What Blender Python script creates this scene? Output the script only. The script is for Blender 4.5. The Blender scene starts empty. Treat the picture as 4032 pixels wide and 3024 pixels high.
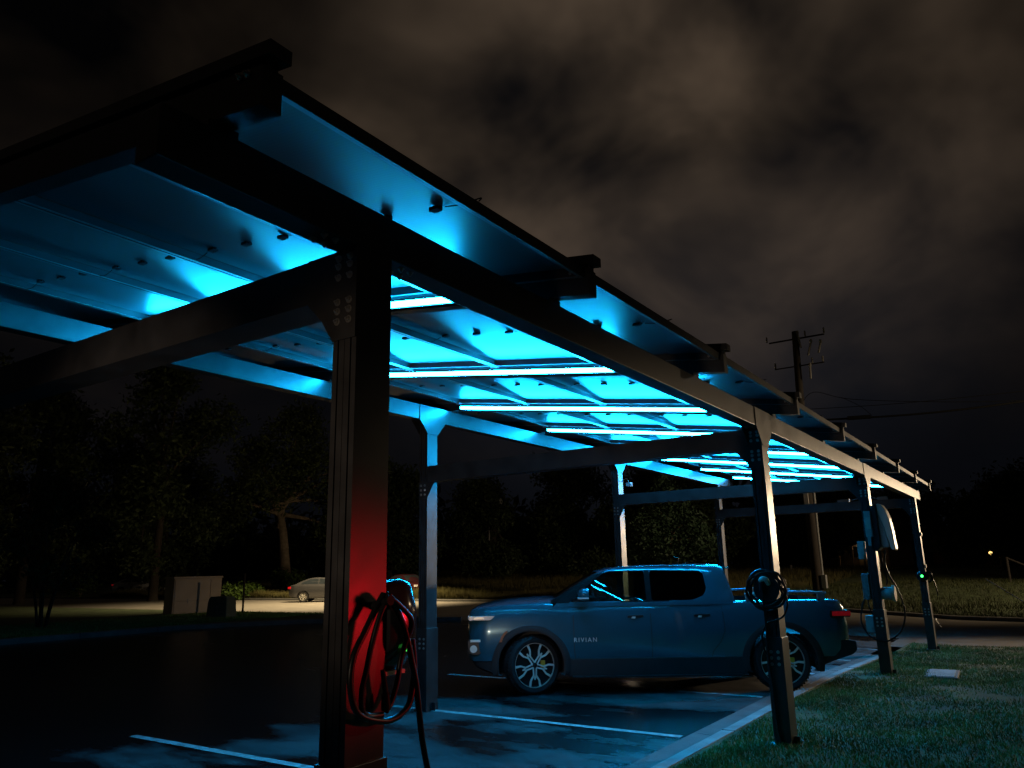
import bpy, bmesh, math, random
import numpy as np
from mathutils import Vector, Matrix
random.seed(7); rng = np.random.default_rng(11)
PI = math.pi
sc = bpy.context.scene
col = sc.collection

# ------------------------------------------------------------------ measures
L, WX, WY, YQ = 5.612, 0.201, 0.134, 4.372        # bay length, post section, row distance
PX0, PS, YE, ZE, SL = -0.703, 2.305, -0.239, 3.219, 0.1397   # first purlin, pitch, eave, height, slope
YEND = 5.46
A_B, A_T, B_B, B_T = 3.021, 3.215, 3.631, 3.833
CR_T, CR_B = 3.02, 2.82
def rz(y): return ZE + SL*(y - YE)
def ss(t): t = min(1, max(0, t)); return t*t*(3-2*t)
def G(x, y): return -0.2*ss((x-9)/8)*ss((7-y)/8)

# ------------------------------------------------------------------ materials
def new_mat(name):
    m = bpy.data.materials.new(name); m.use_nodes = True
    nt = m.node_tree; b = nt.nodes['Principled BSDF']
    return m, nt, b
def setin(b, k, v):
    if k in b.inputs: b.inputs[k].default_value = v
def pm(name, c, rough=.5, metal=0, var=.12, vscale=6, bump=0, bscale=60, spec=.5, coat=0, rvar=0.06):
    m, nt, b = new_mat(name)
    tc = nt.nodes.new('ShaderNodeTexCoord')
    n = nt.nodes.new('ShaderNodeTexNoise'); n.inputs['Scale'].default_value = vscale; n.inputs['Detail'].default_value = 5
    nt.links.new(tc.outputs['Object'], n.inputs['Vector'])
    r = nt.nodes.new('ShaderNodeValToRGB')
    r.color_ramp.elements[0].position = .3; r.color_ramp.elements[1].position = .7
    r.color_ramp.elements[0].color = [x*(1-var) for x in c]+[1]
    r.color_ramp.elements[1].color = [min(1, x*(1+var)) for x in c]+[1]
    nt.links.new(n.outputs['Fac'], r.inputs['Fac']); nt.links.new(r.outputs['Color'], b.inputs['Base Color'])
    mr = nt.nodes.new('ShaderNodeMapRange'); mr.inputs['To Min'].default_value = max(.02, rough-rvar); mr.inputs['To Max'].default_value = rough+rvar
    nt.links.new(n.outputs['Fac'], mr.inputs['Value']); nt.links.new(mr.outputs['Result'], b.inputs['Roughness'])
    b.inputs['Metallic'].default_value = metal
    setin(b, 'Specular IOR Level', spec)
    if coat: setin(b, 'Coat Weight', coat); setin(b, 'Coat Roughness', .03)
    if bump:
        n2 = nt.nodes.new('ShaderNodeTexNoise'); n2.inputs['Scale'].default_value = bscale; n2.inputs['Detail'].default_value = 4
        nt.links.new(tc.outputs['Object'], n2.inputs['Vector'])
        bp = nt.nodes.new('ShaderNodeBump'); bp.inputs['Strength'].default_value = bump; bp.inputs['Distance'].default_value = .02
        nt.links.new(n2.outputs['Fac'], bp.inputs['Height']); nt.links.new(bp.outputs['Normal'], b.inputs['Normal'])
    return m
def emit(name, c, s):
    m, nt, b = new_mat(name)
    b.inputs['Base Color'].default_value = (.02, .02, .02, 1)
    setin(b, 'Emission Color', (*c, 1)); setin(b, 'Emission Strength', s)
    return m

STEEL = pm('black_powder_coat', (.026, .025, .025), .34, 0, .35, 5, .05, 160, .5, 0, .1)
BOLT = pm('zinc_bolt', (.55, .52, .48), .32, .9, .1)
RAIL = pm('grey_frame_metal', (.30, .30, .31), .38, .6, .1)
FRAMEM = pm('anodised_frame', (.05, .05, .052), .32, .2, .15)
PANELTOP = pm('solar_glass', (.008, .01, .02), .12, 0, .1)
LEDM = emit('led_tube', (.0062, .43, 1.0), 215)
BOX = pm('grey_enclosure', (.36, .37, .38), .5, 0, .08)
BLACKP = pm('black_plastic', (.016, .016, .017), .35, 0, .15)
MATTB = pm('matt_black', (.006, .006, .006), .6, 0, .1, 6, 0, 60, .1)
GLOSSP = pm('gloss_plastic', (.02, .02, .022), .15, 0, .1)
CABLE = pm('black_cable', (.008, .008, .008), .36, 0, .12, 6, 0, 60, .3)
SILVERP = pm('light_shell', (.55, .52, .46), .35, 0, .06)
WHITEP = pm('white_plastic', (.75, .73, .72), .3, 0, .05)
KERBT = pm('kerb_top_concrete', (.34, .335, .32), .85, 0, .25, 3, .25, 40)
CONC = pm('concrete', (.15, .148, .142), .85, 0, .22, 3, .25, 40)
PAINTB = pm('blue_car_paint', (.028, .125, .170), .2, .25, .02, 20, 0, 60, .5, 1.0, .02)
TYRE = pm('tyre_rubber', (.018, .018, .018), .75, 0, .2)
RIMM = pm('machined_rim', (.88, .84, .74), .36, .1, .05)
RIMB = pm('black_rim', (.012, .012, .012), .3, 0, .1)
ORANGE = pm('amber_reflector', (.55, .10, .04), .3, 0, .1)
YELLOW = pm('yellow_caliper', (.75, .40, .04), .4, 0, .1)
REDL = pm('red_lens', (.5, .008, .012), .15, 0, .2, 30)
setin(REDL.node_tree.nodes['Principled BSDF'], 'Emission Color', (1, .02, .04, 1)); setin(REDL.node_tree.nodes['Principled BSDF'], 'Emission Strength', .07)
CLAD = pm('dark_cladding', (.02, .02, .021), .6, 0, .2)
SEATM = pm('seat_cloth', (.02, .02, .022), .8, 0, .2)
BARKD = pm('dark_bark', (.05, .04, .03), .9, 0, .3, 5, .5, 14)
BARK = pm('bark', (.20, .15, .10), .9, 0, .35, 5, .6, 14)
WOODP = pm('weathered_pole', (.032, .025, .02), .85, 0, .3, 4, .4, 20)
PORC = pm('porcelain', (.5, .48, .45), .25, 0, .1)
WIRE = pm('wire', (.006, .006, .006), .8, 0, .1, 6, 0, 60, .1)
CABG = pm('beige_cabinet', (.62, .51, .41), .6, 0, .12, 1.5)
GREENB = pm('green_cabinet', (.13, .16, .12), .6, 0, .12)
SILVERC = pm('silver_car_paint', (.085, .085, .09), .25, .5, .04, 10, 0, 60, .5, .8)
WHITEC = pm('white_car_paint', (.7, .7, .7), .25, 0, .04, 10, 0, 60, .5, .8)
DARKC = pm('dark_red_car_paint', (.05, .008, .010), .25, .2, .04, 10, 0, 60, .5, .8)
SIDING = pm('house_siding', (.28, .24, .2), .8)
BRICKR = pm('red_wall', (.22, .07, .05), .8)
ROOFM = pm('dark_roof', (.05, .045, .04), .85)
PAINTW = pm('pale_paint', (.6, .55, .48), .6)
CORE = pm('hub', (.03, .03, .03), .3)
LETT = pm('badge_metal', (.78, .78, .76), .3, .1)

def glass_mat(name, tint, alpha):
    m = bpy.data.materials.new(name); m.use_nodes = True
    nt = m.node_tree; nt.nodes.clear()
    o = nt.nodes.new('ShaderNodeOutputMaterial'); mx = nt.nodes.new('ShaderNodeMixShader')
    t = nt.nodes.new('ShaderNodeBsdfTransparent'); t.inputs['Color'].default_value = (*tint, 1)
    g = nt.nodes.new('ShaderNodeBsdfGlossy'); g.inputs['Roughness'].default_value = .02; g.inputs['Color'].default_value = (.9, .9, .9, 1)
    f = nt.nodes.new('ShaderNodeFresnel'); f.inputs['IOR'].default_value = 1.45
    nt.links.new(f.outputs[0], mx.inputs[0]); nt.links.new(t.outputs[0], mx.inputs[1]); nt.links.new(g.outputs[0], mx.inputs[2])
    nt.links.new(mx.outputs[0], o.inputs[0]); return m
GLASS = glass_mat('clear_tinted_glass', (.62, .68, .62), .3)
DGLASS = glass_mat('privacy_glass', (.05, .05, .06), .3)
WGLASS = glass_mat('windscreen_glass', (.35, .38, .38), .3)

def backsheet():
    m, nt, b = new_mat('panel_backsheet')
    tc = nt.nodes.new('ShaderNodeTexCoord')
    w = nt.nodes.new('ShaderNodeTexWave'); w.inputs['Scale'].default_value = 16; w.bands_direction = 'X'; w.inputs['Distortion'].default_value = 0
    n = nt.nodes.new('ShaderNodeTexNoise'); n.inputs['Scale'].default_value = 3; n.inputs['Detail'].default_value = 6
    nt.links.new(tc.outputs['Object'], w.inputs['Vector']); nt.links.new(tc.outputs['Object'], n.inputs['Vector'])
    mx = nt.nodes.new('ShaderNodeMixRGB'); mx.inputs['Fac'].default_value = .3
    nt.links.new(w.outputs['Fac'], mx.inputs['Color1']); nt.links.new(n.outputs['Fac'], mx.inputs['Color2'])
    r = nt.nodes.new('ShaderNodeValToRGB'); r.color_ramp.elements[0].color = (.026, .027, .032, 1); r.color_ramp.elements[1].color = (.05, .05, .055, 1)
    nt.links.new(mx.outputs[0], r.inputs[0]); nt.links.new(r.outputs[0], b.inputs['Base Color'])
    b.inputs['Roughness'].default_value = .42; setin(b, 'Specular IOR Level', .8); setin(b, 'Coat Weight', .3); setin(b, 'Coat Roughness', .42); setin(b, 'Coat IOR', 1.6)
    return m
BACKS = backsheet()

def asphalt():
    m, nt, b = new_mat('asphalt_lot')
    N = nt.nodes.new; lk = nt.links.new
    tc = N('ShaderNodeTexCoord')
    # damp patches: ragged large noise
    mp = N('ShaderNodeMapping'); mp.inputs['Scale'].default_value = (1.0, .42, 1); mp.inputs['Location'].default_value = (5.3, 1.9, 0)
    lk(tc.outputs['Object'], mp.inputs['Vector'])
    n1 = N('ShaderNodeTexNoise'); n1.inputs['Scale'].default_value = .62; n1.inputs['Detail'].default_value = 10; n1.inputs['Roughness'].default_value = .62
    lk(mp.outputs[0], n1.inputs['Vector'])
    wet = N('ShaderNodeValToRGB'); wet.color_ramp.elements[0].position = .505; wet.color_ramp.elements[1].position = .60
    sy = N('ShaderNodeSeparateXYZ'); lk(tc.outputs['Object'], sy.inputs[0])
    rn = N('ShaderNodeMapRange'); rn.inputs['From Min'].default_value = 4.6; rn.inputs['From Max'].default_value = 6.4; rn.inputs['To Min'].default_value = .035; rn.inputs['To Max'].default_value = -.13; lk(sy.outputs['Y'], rn.inputs['Value'])
    ab = N('ShaderNodeMath'); ab.operation = 'ADD'; lk(n1.outputs['Fac'], ab.inputs[0]); lk(rn.outputs[0], ab.inputs[1])
    lk(ab.outputs[0], wet.inputs[0])
    n2 = N('ShaderNodeTexNoise'); n2.inputs['Scale'].default_value = 2.2; n2.inputs['Detail'].default_value = 8; n2.inputs['Roughness'].default_value = .7
    lk(mp.outputs[0], n2.inputs['Vector'])
    dry = N('ShaderNodeValToRGB'); dry.color_ramp.elements[0].position = .3; dry.color_ramp.elements[1].position = .75
    dry.color_ramp.elements[0].color = (.028, .028, .029, 1); dry.color_ramp.elements[1].color = (.118, .118, .117, 1)
    lk(n2.outputs['Fac'], dry.inputs[0])
    n3 = N('ShaderNodeTexNoise'); n3.inputs['Scale'].default_value = 90; n3.inputs['Detail'].default_value = 3
    lk(tc.outputs['Object'], n3.inputs['Vector'])
    gr = N('ShaderNodeMapRange'); gr.inputs['To Min'].default_value = .45; gr.inputs['To Max'].default_value = 1.5
    lk(n3.outputs['Fac'], gr.inputs['Value'])
    ml = N('ShaderNodeMixRGB'); ml.blend_type = 'MULTIPLY'; ml.inputs['Fac'].default_value = 1
    lk(dry.outputs[0], ml.inputs['Color1']); lk(gr.outputs[0], ml.inputs['Color2'])
    mx = N('ShaderNodeMixRGB'); mx.inputs['Color1'].default_value = (.0045, .0045, .005, 1)
    lk(wet.outputs[0], mx.inputs['Fac']); lk(ml.outputs[0], mx.inputs['Color2'])
    lk(mx.outputs[0], b.inputs['Base Color'])
    rr = N('ShaderNodeMapRange'); rr.inputs['To Min'].default_value = .26; rr.inputs['To Max'].default_value = .85
    lk(wet.outputs[0], rr.inputs['Value']); lk(rr.outputs[0], b.inputs['Roughness'])
    bp = N('ShaderNodeBump'); bp.inputs['Strength'].default_value = .35; bp.inputs['Distance'].default_value = .01
    lk(n3.outputs['Fac'], bp.inputs['Height']); lk(bp.outputs[0], b.inputs['Normal'])
    setin(b, 'Specular IOR Level', .35)
    return m
ASPH = asphalt()
ROADM = pm('old_road', (.20, .18, .155), .85, 0, .2, 1.2, .3, 50)
SOIL = pm('soil', (.045, .036, .025), .95, 0, .4, 2, .4, 20)
TURF = pm('turf_soil', (.055, .080, .028), .95, 0, .5, 2.5, .5, 25)
LINEM = pm('white_line_paint', (.44, .44, .43), .6, 0, .45, 11)

def leaf(name, c, var=.35):
    m = pm(name, c, .6, 0, var, 1.3, 0, 60, .3)
    return m
LEAFD = leaf('leaf_dark', (.040, .062, .022))
LEAFM = leaf('leaf_mid', (.085, .12, .04))
PALEBARK = pm('pale_bark', (.34, .27, .19), .9, 0, .3, 4, .6, 12)
LEAFL = leaf('leaf_light', (.055, .10, .015))
GRASSM = leaf('grass_blade', (.12, .24, .06), .5)
CLIPS = leaf('clippings', (.16, .20, .07), .5)
DRYGR = leaf('dry_grass', (.10, .088, .028), .4)
FIELDG = leaf('field_grass', (.045, .055, .016), .5)

# ------------------------------------------------------------------ mesh helpers
class MB:
    def __init__(s): s.v = []; s.f = []; s.mi = []
    def add(s, vs, fs, mi=0):
        n = len(s.v); s.v += [tuple(v) for v in vs]; s.f += [tuple(n+i for i in f) for f in fs]; s.mi += [mi]*len(fs)
        return s
    def box(s, x0, x1, y0, y1, z0, z1, mi=0, sh=None):
        vs = [(x, y, z + (sh(y) if sh else 0)) for z in (z0, z1) for y in (y0, y1) for x in (x0, x1)]
        return s.add(vs, [(0, 2, 3, 1), (4, 5, 7, 6), (0, 1, 5, 4), (2, 6, 7, 3), (0, 4, 6, 2), (1, 3, 7, 5)], mi)
    def prism(s, poly, axis, a, b, mi=0):
        # poly in the two other axes, extruded along axis from a to b
        def P(p, t):
            return (t, p[0], p[1]) if axis == 'x' else ((p[0], t, p[1]) if axis == 'y' else (p[0], p[1], t))
        n = len(poly); vs = [P(p, a) for p in poly]+[P(p, b) for p in poly]
        fs = [tuple(range(n))[::-1], tuple(range(n, 2*n))]+[(i, (i+1) % n, n+(i+1) % n, n+i) for i in range(n)]
        return s.add(vs, fs, mi)
    def cyl(s, p, q, r0, r1=None, n=12, caps=True, mi=0):
        r1 = r0 if r1 is None else r1
        p, q = Vector(p), Vector(q); d = (q-p).normalized()
        a = d.orthogonal().normalized(); b = d.cross(a)
        vs = []
        for c, r in ((p, r0), (q, r1)):
            for i in range(n):
                t = 2*PI*i/n; vs.append(c+a*math.cos(t)*r+b*math.sin(t)*r)
        fs = [(i, (i+1) % n, n+(i+1) % n, n+i) for i in range(n)]
        if caps: fs += [tuple(range(n))[::-1], tuple(range(n, 2*n))]
        return s.add(vs, fs, mi)
    def tube(s, pts, r, n=8, mi=0, closed=False):
        pts = [Vector(p) for p in pts]; rr = r if isinstance(r, (list, tuple)) else [r]*len(pts)
        vs = []; a = None
        for i, p in enumerate(pts):
            t = (pts[min(i+1, len(pts)-1)]-pts[max(i-1, 0)]).normalized()
            a = t.orthogonal().normalized() if a is None else (a-t*a.dot(t)).normalized()
            b = t.cross(a)
            for k in range(n):
                u = 2*PI*k/n; vs.append(p+(a*math.cos(u)+b*math.sin(u))*rr[i])
        fs = []
        for i in range(len(pts)-1):
            for k in range(n): fs.append((i*n+k, i*n+(k+1) % n, (i+1)*n+(k+1) % n, (i+1)*n+k))
        fs += [tuple(range(n))[::-1], tuple(range((len(pts)-1)*n, len(pts)*n))]
        return s.add(vs, fs, mi)
    def loft(s, rings, mi=0, caps=True, closed=True):
        n = len(rings[0]); vs = [p for r in rings for p in r]; fs = []
        for i in range(len(rings)-1):
            for k in range(n if closed else n-1):
                fs.append((i*n+k, i*n+(k+1) % n, (i+1)*n+(k+1) % n, (i+1)*n+k))
        if caps: fs += [tuple(range(n))[::-1], tuple(range((len(rings)-1)*n, len(rings)*n))]
        return s.add(vs, fs, mi)
    def lathe(s, prof, c, axis='y', n=40, mi=0):
        vs = []
        for r, t in prof:
            for k in range(n):
                u = 2*PI*k/n
                if axis == 'y': vs.append((c[0]+r*math.cos(u), c[1]+t, c[2]+r*math.sin(u)))
                elif axis == 'z': vs.append((c[0]+r*math.cos(u), c[1]+r*math.sin(u), c[2]+t))
                else: vs.append((c[0]+t, c[1]+r*math.cos(u), c[2]+r*math.sin(u)))
        fs = [(i*n+k, i*n+(k+1) % n, (i+1)*n+(k+1) % n, (i+1)*n+k) for i in range(len(prof)-1) for k in range(n)]
        return s.add(vs, fs, mi)
    def mesh(s, name, mats, smooth=None, fixn=True):
        me = bpy.data.meshes.new(name); me.from_pydata(s.v, [], s.f)
        for m in (mats if isinstance(mats, (list, tuple)) else [mats]): me.materials.append(m)
        me.polygons.foreach_set('material_index', s.mi)
        if fixn:
            bm = bmesh.new(); bm.from_mesh(me); bmesh.ops.recalc_face_normals(bm, faces=bm.faces); bm.to_mesh(me); bm.free()
        if smooth is not None: smooth_mesh(me, smooth)
        me.update(); return me
def smooth_mesh(me, ang):
    me.polygons.foreach_set('use_smooth', [True]*len(me.polygons))
    me.set_sharp_from_angle(angle=math.radians(ang))
def ob(name, me, parent=None, loc=(0, 0, 0), rotz=0, rot=None):
    o = bpy.data.objects.new(name, me); col.objects.link(o); o.location = loc
    o.rotation_euler = rot if rot else (0, 0, rotz)
    if parent: o.parent = parent
    return o
def build(name, mb, mats, parent=None, smooth=None, loc=(0, 0, 0), rotz=0, bevel=0, rot=None):
    o = ob(name, mb.mesh(name, mats, smooth), parent, loc, rotz, rot)
    if bevel:
        m = o.modifiers.new('b', 'BEVEL'); m.width = bevel; m.segments = 2; m.limit_method = 'ANGLE'; m.angle_limit = math.radians(40)
    return o
def tag(o, label, cat, group=None):
    o['label'] = label; o['category'] = cat
    if group: o['group'] = group
    return o
def thing(name, label, cat, loc=(0, 0, 0), rotz=0, group=None):
    o = bpy.data.objects.new(name, None); col.objects.link(o); o.location = loc; o.rotation_euler = (0, 0, rotz); o.empty_display_size = .2
    return tag(o, label, cat, group)
def struct(o, kind='structure', label=None, cat=None):
    o['kind'] = kind
    if label: o['label'] = label
    if cat: o['category'] = cat
    return o
def spline(pts, k=6):
    P = [Vector(p) for p in pts]; out = []
    for i in range(len(P)-1):
        a, b, c, d = P[max(i-1, 0)], P[i], P[i+1], P[min(i+2, len(P)-1)]
        for j in range(k):
            t = j/k; out.append(.5*((2*b)+(c-a)*t+(2*a-5*b+4*c-d)*t*t+(-a+3*b-3*c+d)*t**3))
    return out+[P[-1]]
def interp(tab, x):
    if x <= tab[0][0]: return tab[0][1]
    for (a, va), (b, vb) in zip(tab, tab[1:]):
        if x <= b: return va+(vb-va)*(x-a)/(b-a)
    return tab[-1][1]
def big_mesh(name, V, F, mat):
    me = bpy.data.meshes.new(name); k = F.shape[1]
    me.vertices.add(len(V)); me.vertices.foreach_set('co', V.astype(np.float32).ravel())
    me.loops.add(F.size); me.loops.foreach_set('vertex_index', F.astype(np.int32).ravel())
    me.polygons.add(len(F)); me.polygons.foreach_set('loop_start', np.arange(0, F.size, k, dtype=np.int32))
    me.polygons.foreach_set('loop_total', np.full(len(F), k, dtype=np.int32))
    me.materials.append(mat); me.update(calc_edges=True); me.validate(); return me

# ------------------------------------------------------------------ ground
def sheet(name, xs, ys, zf, mat, inside=None):
    mb = MB(); nx, ny = len(xs), len(ys)
    mb.v = [(x, y, zf(x, y)) for y in ys for x in xs]
    for j in range(ny-1):
        for i in range(nx-1):
            mb.f.append((j*nx+i, j*nx+i+1, (j+1)*nx+i+1, (j+1)*nx+i)); mb.mi.append(0)
    return struct(build(name, mb, mat, None, 60))
fr = lambda a, b, n: [a+(b-a)*i/(n-1) for i in range(n)]
sheet('ground', fr(-900, 900, 3), fr(-900, 900, 3), lambda x, y: -.6, SOIL)
sheet('parking_lot', fr(-25, 19.6, 60), [1.085]+fr(2, 23, 30), lambda x, y: G(x, y), ASPH)
near_x = lambda y: interp([(-10, 17.6), (0, 18.0), (14, 19.5), (200, 19.5)], y)
far_x = lambda y: interp([(-10, 26.0), (0, 27.0), (14, 32.5), (200, 32.5)], y)
ys = fr(-120, 14, 60)+fr(16, 180, 30); mb = MB()
for j, y in enumerate(ys):
    for i in range(9):
        x = near_x(y)-.5+(far_x(y)-near_x(y)+.5)*i/8; mb.v.append((x, y, G(x, y)-.006))
for j in range(len(ys)-1):
    for i in range(8): mb.f.append((j*9+i, j*9+i+1, j*9+10+i, j*9+9+i)); mb.mi.append(0)
struct(build('road', mb, ROADM))
# far kerb and field
mb = MB(); fk = []
for y in ys:
    x = far_x(y); z = G(x, y)
    fk.append([(x, y, z-.1), (x, y, z+.10), (x+.18, y, z+.115), (x+.18, y, z-.1)])
mb.loft(fk, closed=True); struct(build('far_kerb', mb, CONC))
def FZ(x, y):
    d = x-far_x(y)
    return G(x, y)+.09+1.05*ss(d/45)-.25*ss(-(y-8)/10)*ss(1-d/6)*ss(d/1.5) + .12*math.sin(x*.31+y*.17)*ss(d/10)
mb = MB(); ny = len(ys); nx = 26
for y in ys:
    for i in range(nx):
        x = far_x(y)+.17+230*(i/(nx-1))**2.2; mb.v.append((x, y, FZ(x, y)))
for j in range(ny-1):
    for i in range(nx-1): mb.f.append((j*nx+i, j*nx+i+1, (j+1)*nx+i+1, (j+1)*nx+i)); mb.mi.append(0)
struct(build('field', mb, TURF, None, 60))
# left verge with its kerb
curve = [(-25, 20.9), (0, 20.9), (7.9, 20.92), (11, 20.98), (13.28, 20.9), (15.4, 20.05), (17.05, 18.65), (18.0, 17.1), (18.6, 15.6), (19.1, 14.3)]
cs = [(v.x, v.y) for v in spline([(a, b, 0) for a, b in curve], 5)]
mb = MB(); rings = []
for i, (x, y) in enumerate(cs):
    a = Vector(cs[min(i+1, len(cs)-1)])-Vector(cs[max(i-1, 0)]); n = Vector((-a.y, a.x)).normalized()
    rings.append([(x, y, -.1), (x, y, .135), (x+n.x*.025, y+n.y*.025, .15), (x+n.x*.16, y+n.y*.16, .152), (x+n.x*.17, y+n.y*.17, -.1)])
mb.loft(rings); kerb = struct(build('verge_kerb', mb, CONC, None, 40))
# expansion joints are cut as thin dark gaps along the kerb
jm = MB()
for x in (-4, .4, 4.0, 7.0, 10.0, 12.4): jm.box(x-.010, x+.010, interp(cs, x)-.004, interp(cs, x)+.15, .02, .1535)
build('kerb_joint', jm, BLACKP, kerb)
mb = MB()
for x, y in cs: mb.v += [(x+.12 if y < 20.5 else x, y+.12, .13), (min(x+2, 19.6) if y < 20 else x+.2, 23, .13 if y < 20 else .16)]
for i in range(len(cs)-1): mb.f.append((2*i, 2*i+2, 2*i+3, 2*i+1)); mb.mi.append(0)
mb.add([(-25, 22.9, .155), (19.6, 22.9, .155), (19.6, 120, .2), (-25, 120, .2)], [(0, 1, 2, 3)])
mb.add([(19.05, 14.4, .06), (19.55, 14.4, .02), (19.65, 23, .02), (19.55, 23, .128), (18.4, 17.5, .125)], [(0, 1, 2, 3, 4)])
struct(build('left_verge', mb, TURF))
# near kerb with gutter, grass strip
mb = MB(); rings = []
for x in fr(-25, 15.6, 40):
    g = G(x, 1)
    rings.append([(x, 1.085, g+.002), (x, .82, g-.012), (x, .80, g+.045), (x, .785, g+.055), (x, .66, g+.058), (x, .655, g-.1), (x, 1.085, g-.1)])
mb.loft(rings); mb.mi = [0 if i % 7 in (1, 2, 3, 4) else 1 for i in range(len(mb.mi))]; nk = struct(build('near_kerb', mb, [KERBT, CONC], None, 30))
jm = MB()
for x in fr(-9, 15, 9): (jm.box(x-.005, x+.005, .655, .787, G(x, 1)-.02, G(x, 1)+.0592), jm.box(x-.005, x+.005, .825, 1.08, G(x, 1)-.03, G(x, 1)+.0012, sh=lambda y: (y-.82)/.265*.014-.012))
build('kerb_joint', jm, BLACKP, nk)
GY = lambda x, y: G(x, y)+.05 + .015*math.sin(x*1.7+y*2.3)+.012*math.sin(y*3.1-x*.9)
mb = MB(); xs = fr(-25, 18.2, 80); yy = [.66]+fr(.5, -8, 30)+fr(-9, -60, 8)
for y in yy:
    for x in xs: mb.v.append((min(x, near_x(y)), y, GY(x, y) if y < .65 else G(x, y)+.05))
nx = len(xs)
for j in range(len(yy)-1):
    for i in range(nx-1): mb.f.append((j*nx+i, j*nx+i+1, (j+1)*nx+i+1, (j+1)*nx+i)); mb.mi.append(0)
struct(build('grass_strip', mb, TURF, None, 60))
mb = MB(); mb.box(15.6, 19.5, .5, .66, -.35, -.12); mb.box(15.4, 15.62, .5, 1.08, -.35, -.10)
# stall lines
def line(x, y0, y1, w=.1):
    mb = MB(); g = G(x, 3)
    n = 24; r = random.Random(x)
    for i in range(n):
        y = y0+(y1-y0)*i/(n-1); a = r.uniform(-.004, .004); b = r.uniform(-.004, .004)
        mb.v += [(x-w/2+a, y, G(x, y)+.005), (x+w/2+b, y, G(x, y)+.005)]
    for i in range(n-1): mb.f.append((2*i, 2*i+1, 2*i+3, 2*i+2)); mb.mi.append(0)
    return struct(build('stall_line', mb, LINEM))
for k in range(-1, 5): line(5.738+2.742*k, 1.12 if k else 1.12, 6.31)

def blades(name, n, region, h0, h1, w, mat, zf, lean=.5, clump=None, dens=None):
    P = region(n); n = len(P)
    z = np.array([zf(x, y) for x, y in P])
    h = rng.uniform(h0, h1, n)*(dens(P) if dens else 1); a = rng.uniform(0, 2*PI, n); ln = rng.uniform(0, lean, n)*h; b = rng.uniform(0, 2*PI, n)
    c, s = np.cos(a)*w/2, np.sin(a)*w/2
    V = np.empty((n, 3, 3)); V[:, 0] = np.stack([P[:, 0]-c, P[:, 1]-s, z], 1); V[:, 1] = np.stack([P[:, 0]+c, P[:, 1]+s, z], 1)
    V[:, 2] = np.stack([P[:, 0]+np.cos(b)*ln, P[:, 1]+np.sin(b)*ln, z+h], 1)
    return ob(name, big_mesh(name, V.reshape(-1, 3), np.arange(n*3).reshape(-1, 3), mat))
def pn(x, y, s): return np.sin(x*s*1.3+1.1)*np.sin(y*s*1.7+.4)+.5*np.sin(x*s*3.1-y*s*2.3)+.35*np.sin(x*s*6.7+y*s*5.1)
def reg_near(n):
    x = 3.2+14.9*rng.random(n)**1.5; y = .6-8*rng.random(n)**1.2
    k = pn(x, y, 1.1) > -.75+rng.normal(0, .35, n); return np.stack([x, y], 1)[k]
struct(blades('mown_grass', 190000, reg_near, .012, .05, .010, GRASSM, GY, .9), 'stuff', 'short patchy mown grass on the strip behind the kerb', 'grass')
def reg_dry(n):
    x = 3.2+14.9*rng.random(n)**1.3; y = .6-8*rng.random(n)
    k = pn(x, y, .8) < .2+rng.normal(0, .3, n); return np.stack([x, y], 1)[k]
struct(blades('dry_grass_clippings', 60000, reg_dry, .01, .035, .014, CLIPS, GY, 1.6), 'stuff', 'dry straw coloured grass lying between the green blades', 'grass')
def reg_field(n):
    y = rng.uniform(9, 62, n); d = 45*rng.random(n)**2.2
    x = np.array([far_x(v) for v in y])+.25+d; return np.stack([x, y], 1)
struct(blades('tall_field_grass', 170000, reg_field, .25, .75, .03, DRYGR, FZ, .35, dens=lambda P: .35+.65*np.clip(.5+.5*pn(P[:, 0], P[:, 1], .35), 0, 1)*np.clip((P[:, 1]-4)/9, .22, 1)), 'stuff', 'tall unmown grass in the field beyond the road', 'grass')
def reg_low(n):
    y = rng.uniform(-30, 10, n); d = 55*rng.random(n)**1.7
    x = np.array([far_x(v) for v in y])+.25+d; return np.stack([x, y], 1)
struct(blades('low_field_grass', 110000, reg_low, .07, .22, .03, FIELDG, FZ, .7, dens=lambda P: .5+.6*np.clip(.5+.5*pn(P[:, 0], P[:, 1], .3), 0, 1)), 'stuff', 'low dark green grass in the field right of the truck', 'grass')
def reg_verge(n):
    x = rng.uniform(2, 19.4, n); y = 21.2+6*rng.random(n)**1.3; return np.stack([x, y], 1)
struct(blades('verge_grass', 30000, reg_verge, .03, .10, .03, GRASSM, lambda x, y: .14, .6), 'stuff', 'dark grass on the verge around the utility cabinets', 'grass')

# ------------------------------------------------------------------ carport
CP = thing('solar_carport', 'long black steel solar carport on two rows of posts, lit cyan underneath by light bars', 'carport')
def groove_poly(wx, wy):
    # post section: grooves on both x faces
    d, out = .022, []
    fs = [(0, .2), (.26, .49), (.51, .74), (.80, 1)]
    L_ = []
    for a, b in fs: L_ += [(0, a), (0, b)]
    left = []
    for i, (a, b) in enumerate(fs):
        left += [(0, a*wy), (0, b*wy)]
        if i < 3: dd = d if i != 1 else .004; left += [(dd, b*wy), (dd, fs[i+1][0]*wy)]
    right = [(wx-x, y) for x, y in left[::-1]]
    return left+right
PP = groove_poly(WX, WY)
def post_mesh(h, z0):
    mb = MB(); mb.prism(PP, 'z', z0, h); return mb.mesh('post', STEEL)
def gusset_mb(zb, zt, zp, y):
    c = WX/2; g = .2627
    mb = MB(); mb.prism([(c-g, zt), (c-g, zb), (0, zp), (WX, zp), (c+g, zb), (c+g, zt)], 'y', y, y+.008 if y > 0 else y-.008); return mb
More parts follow.
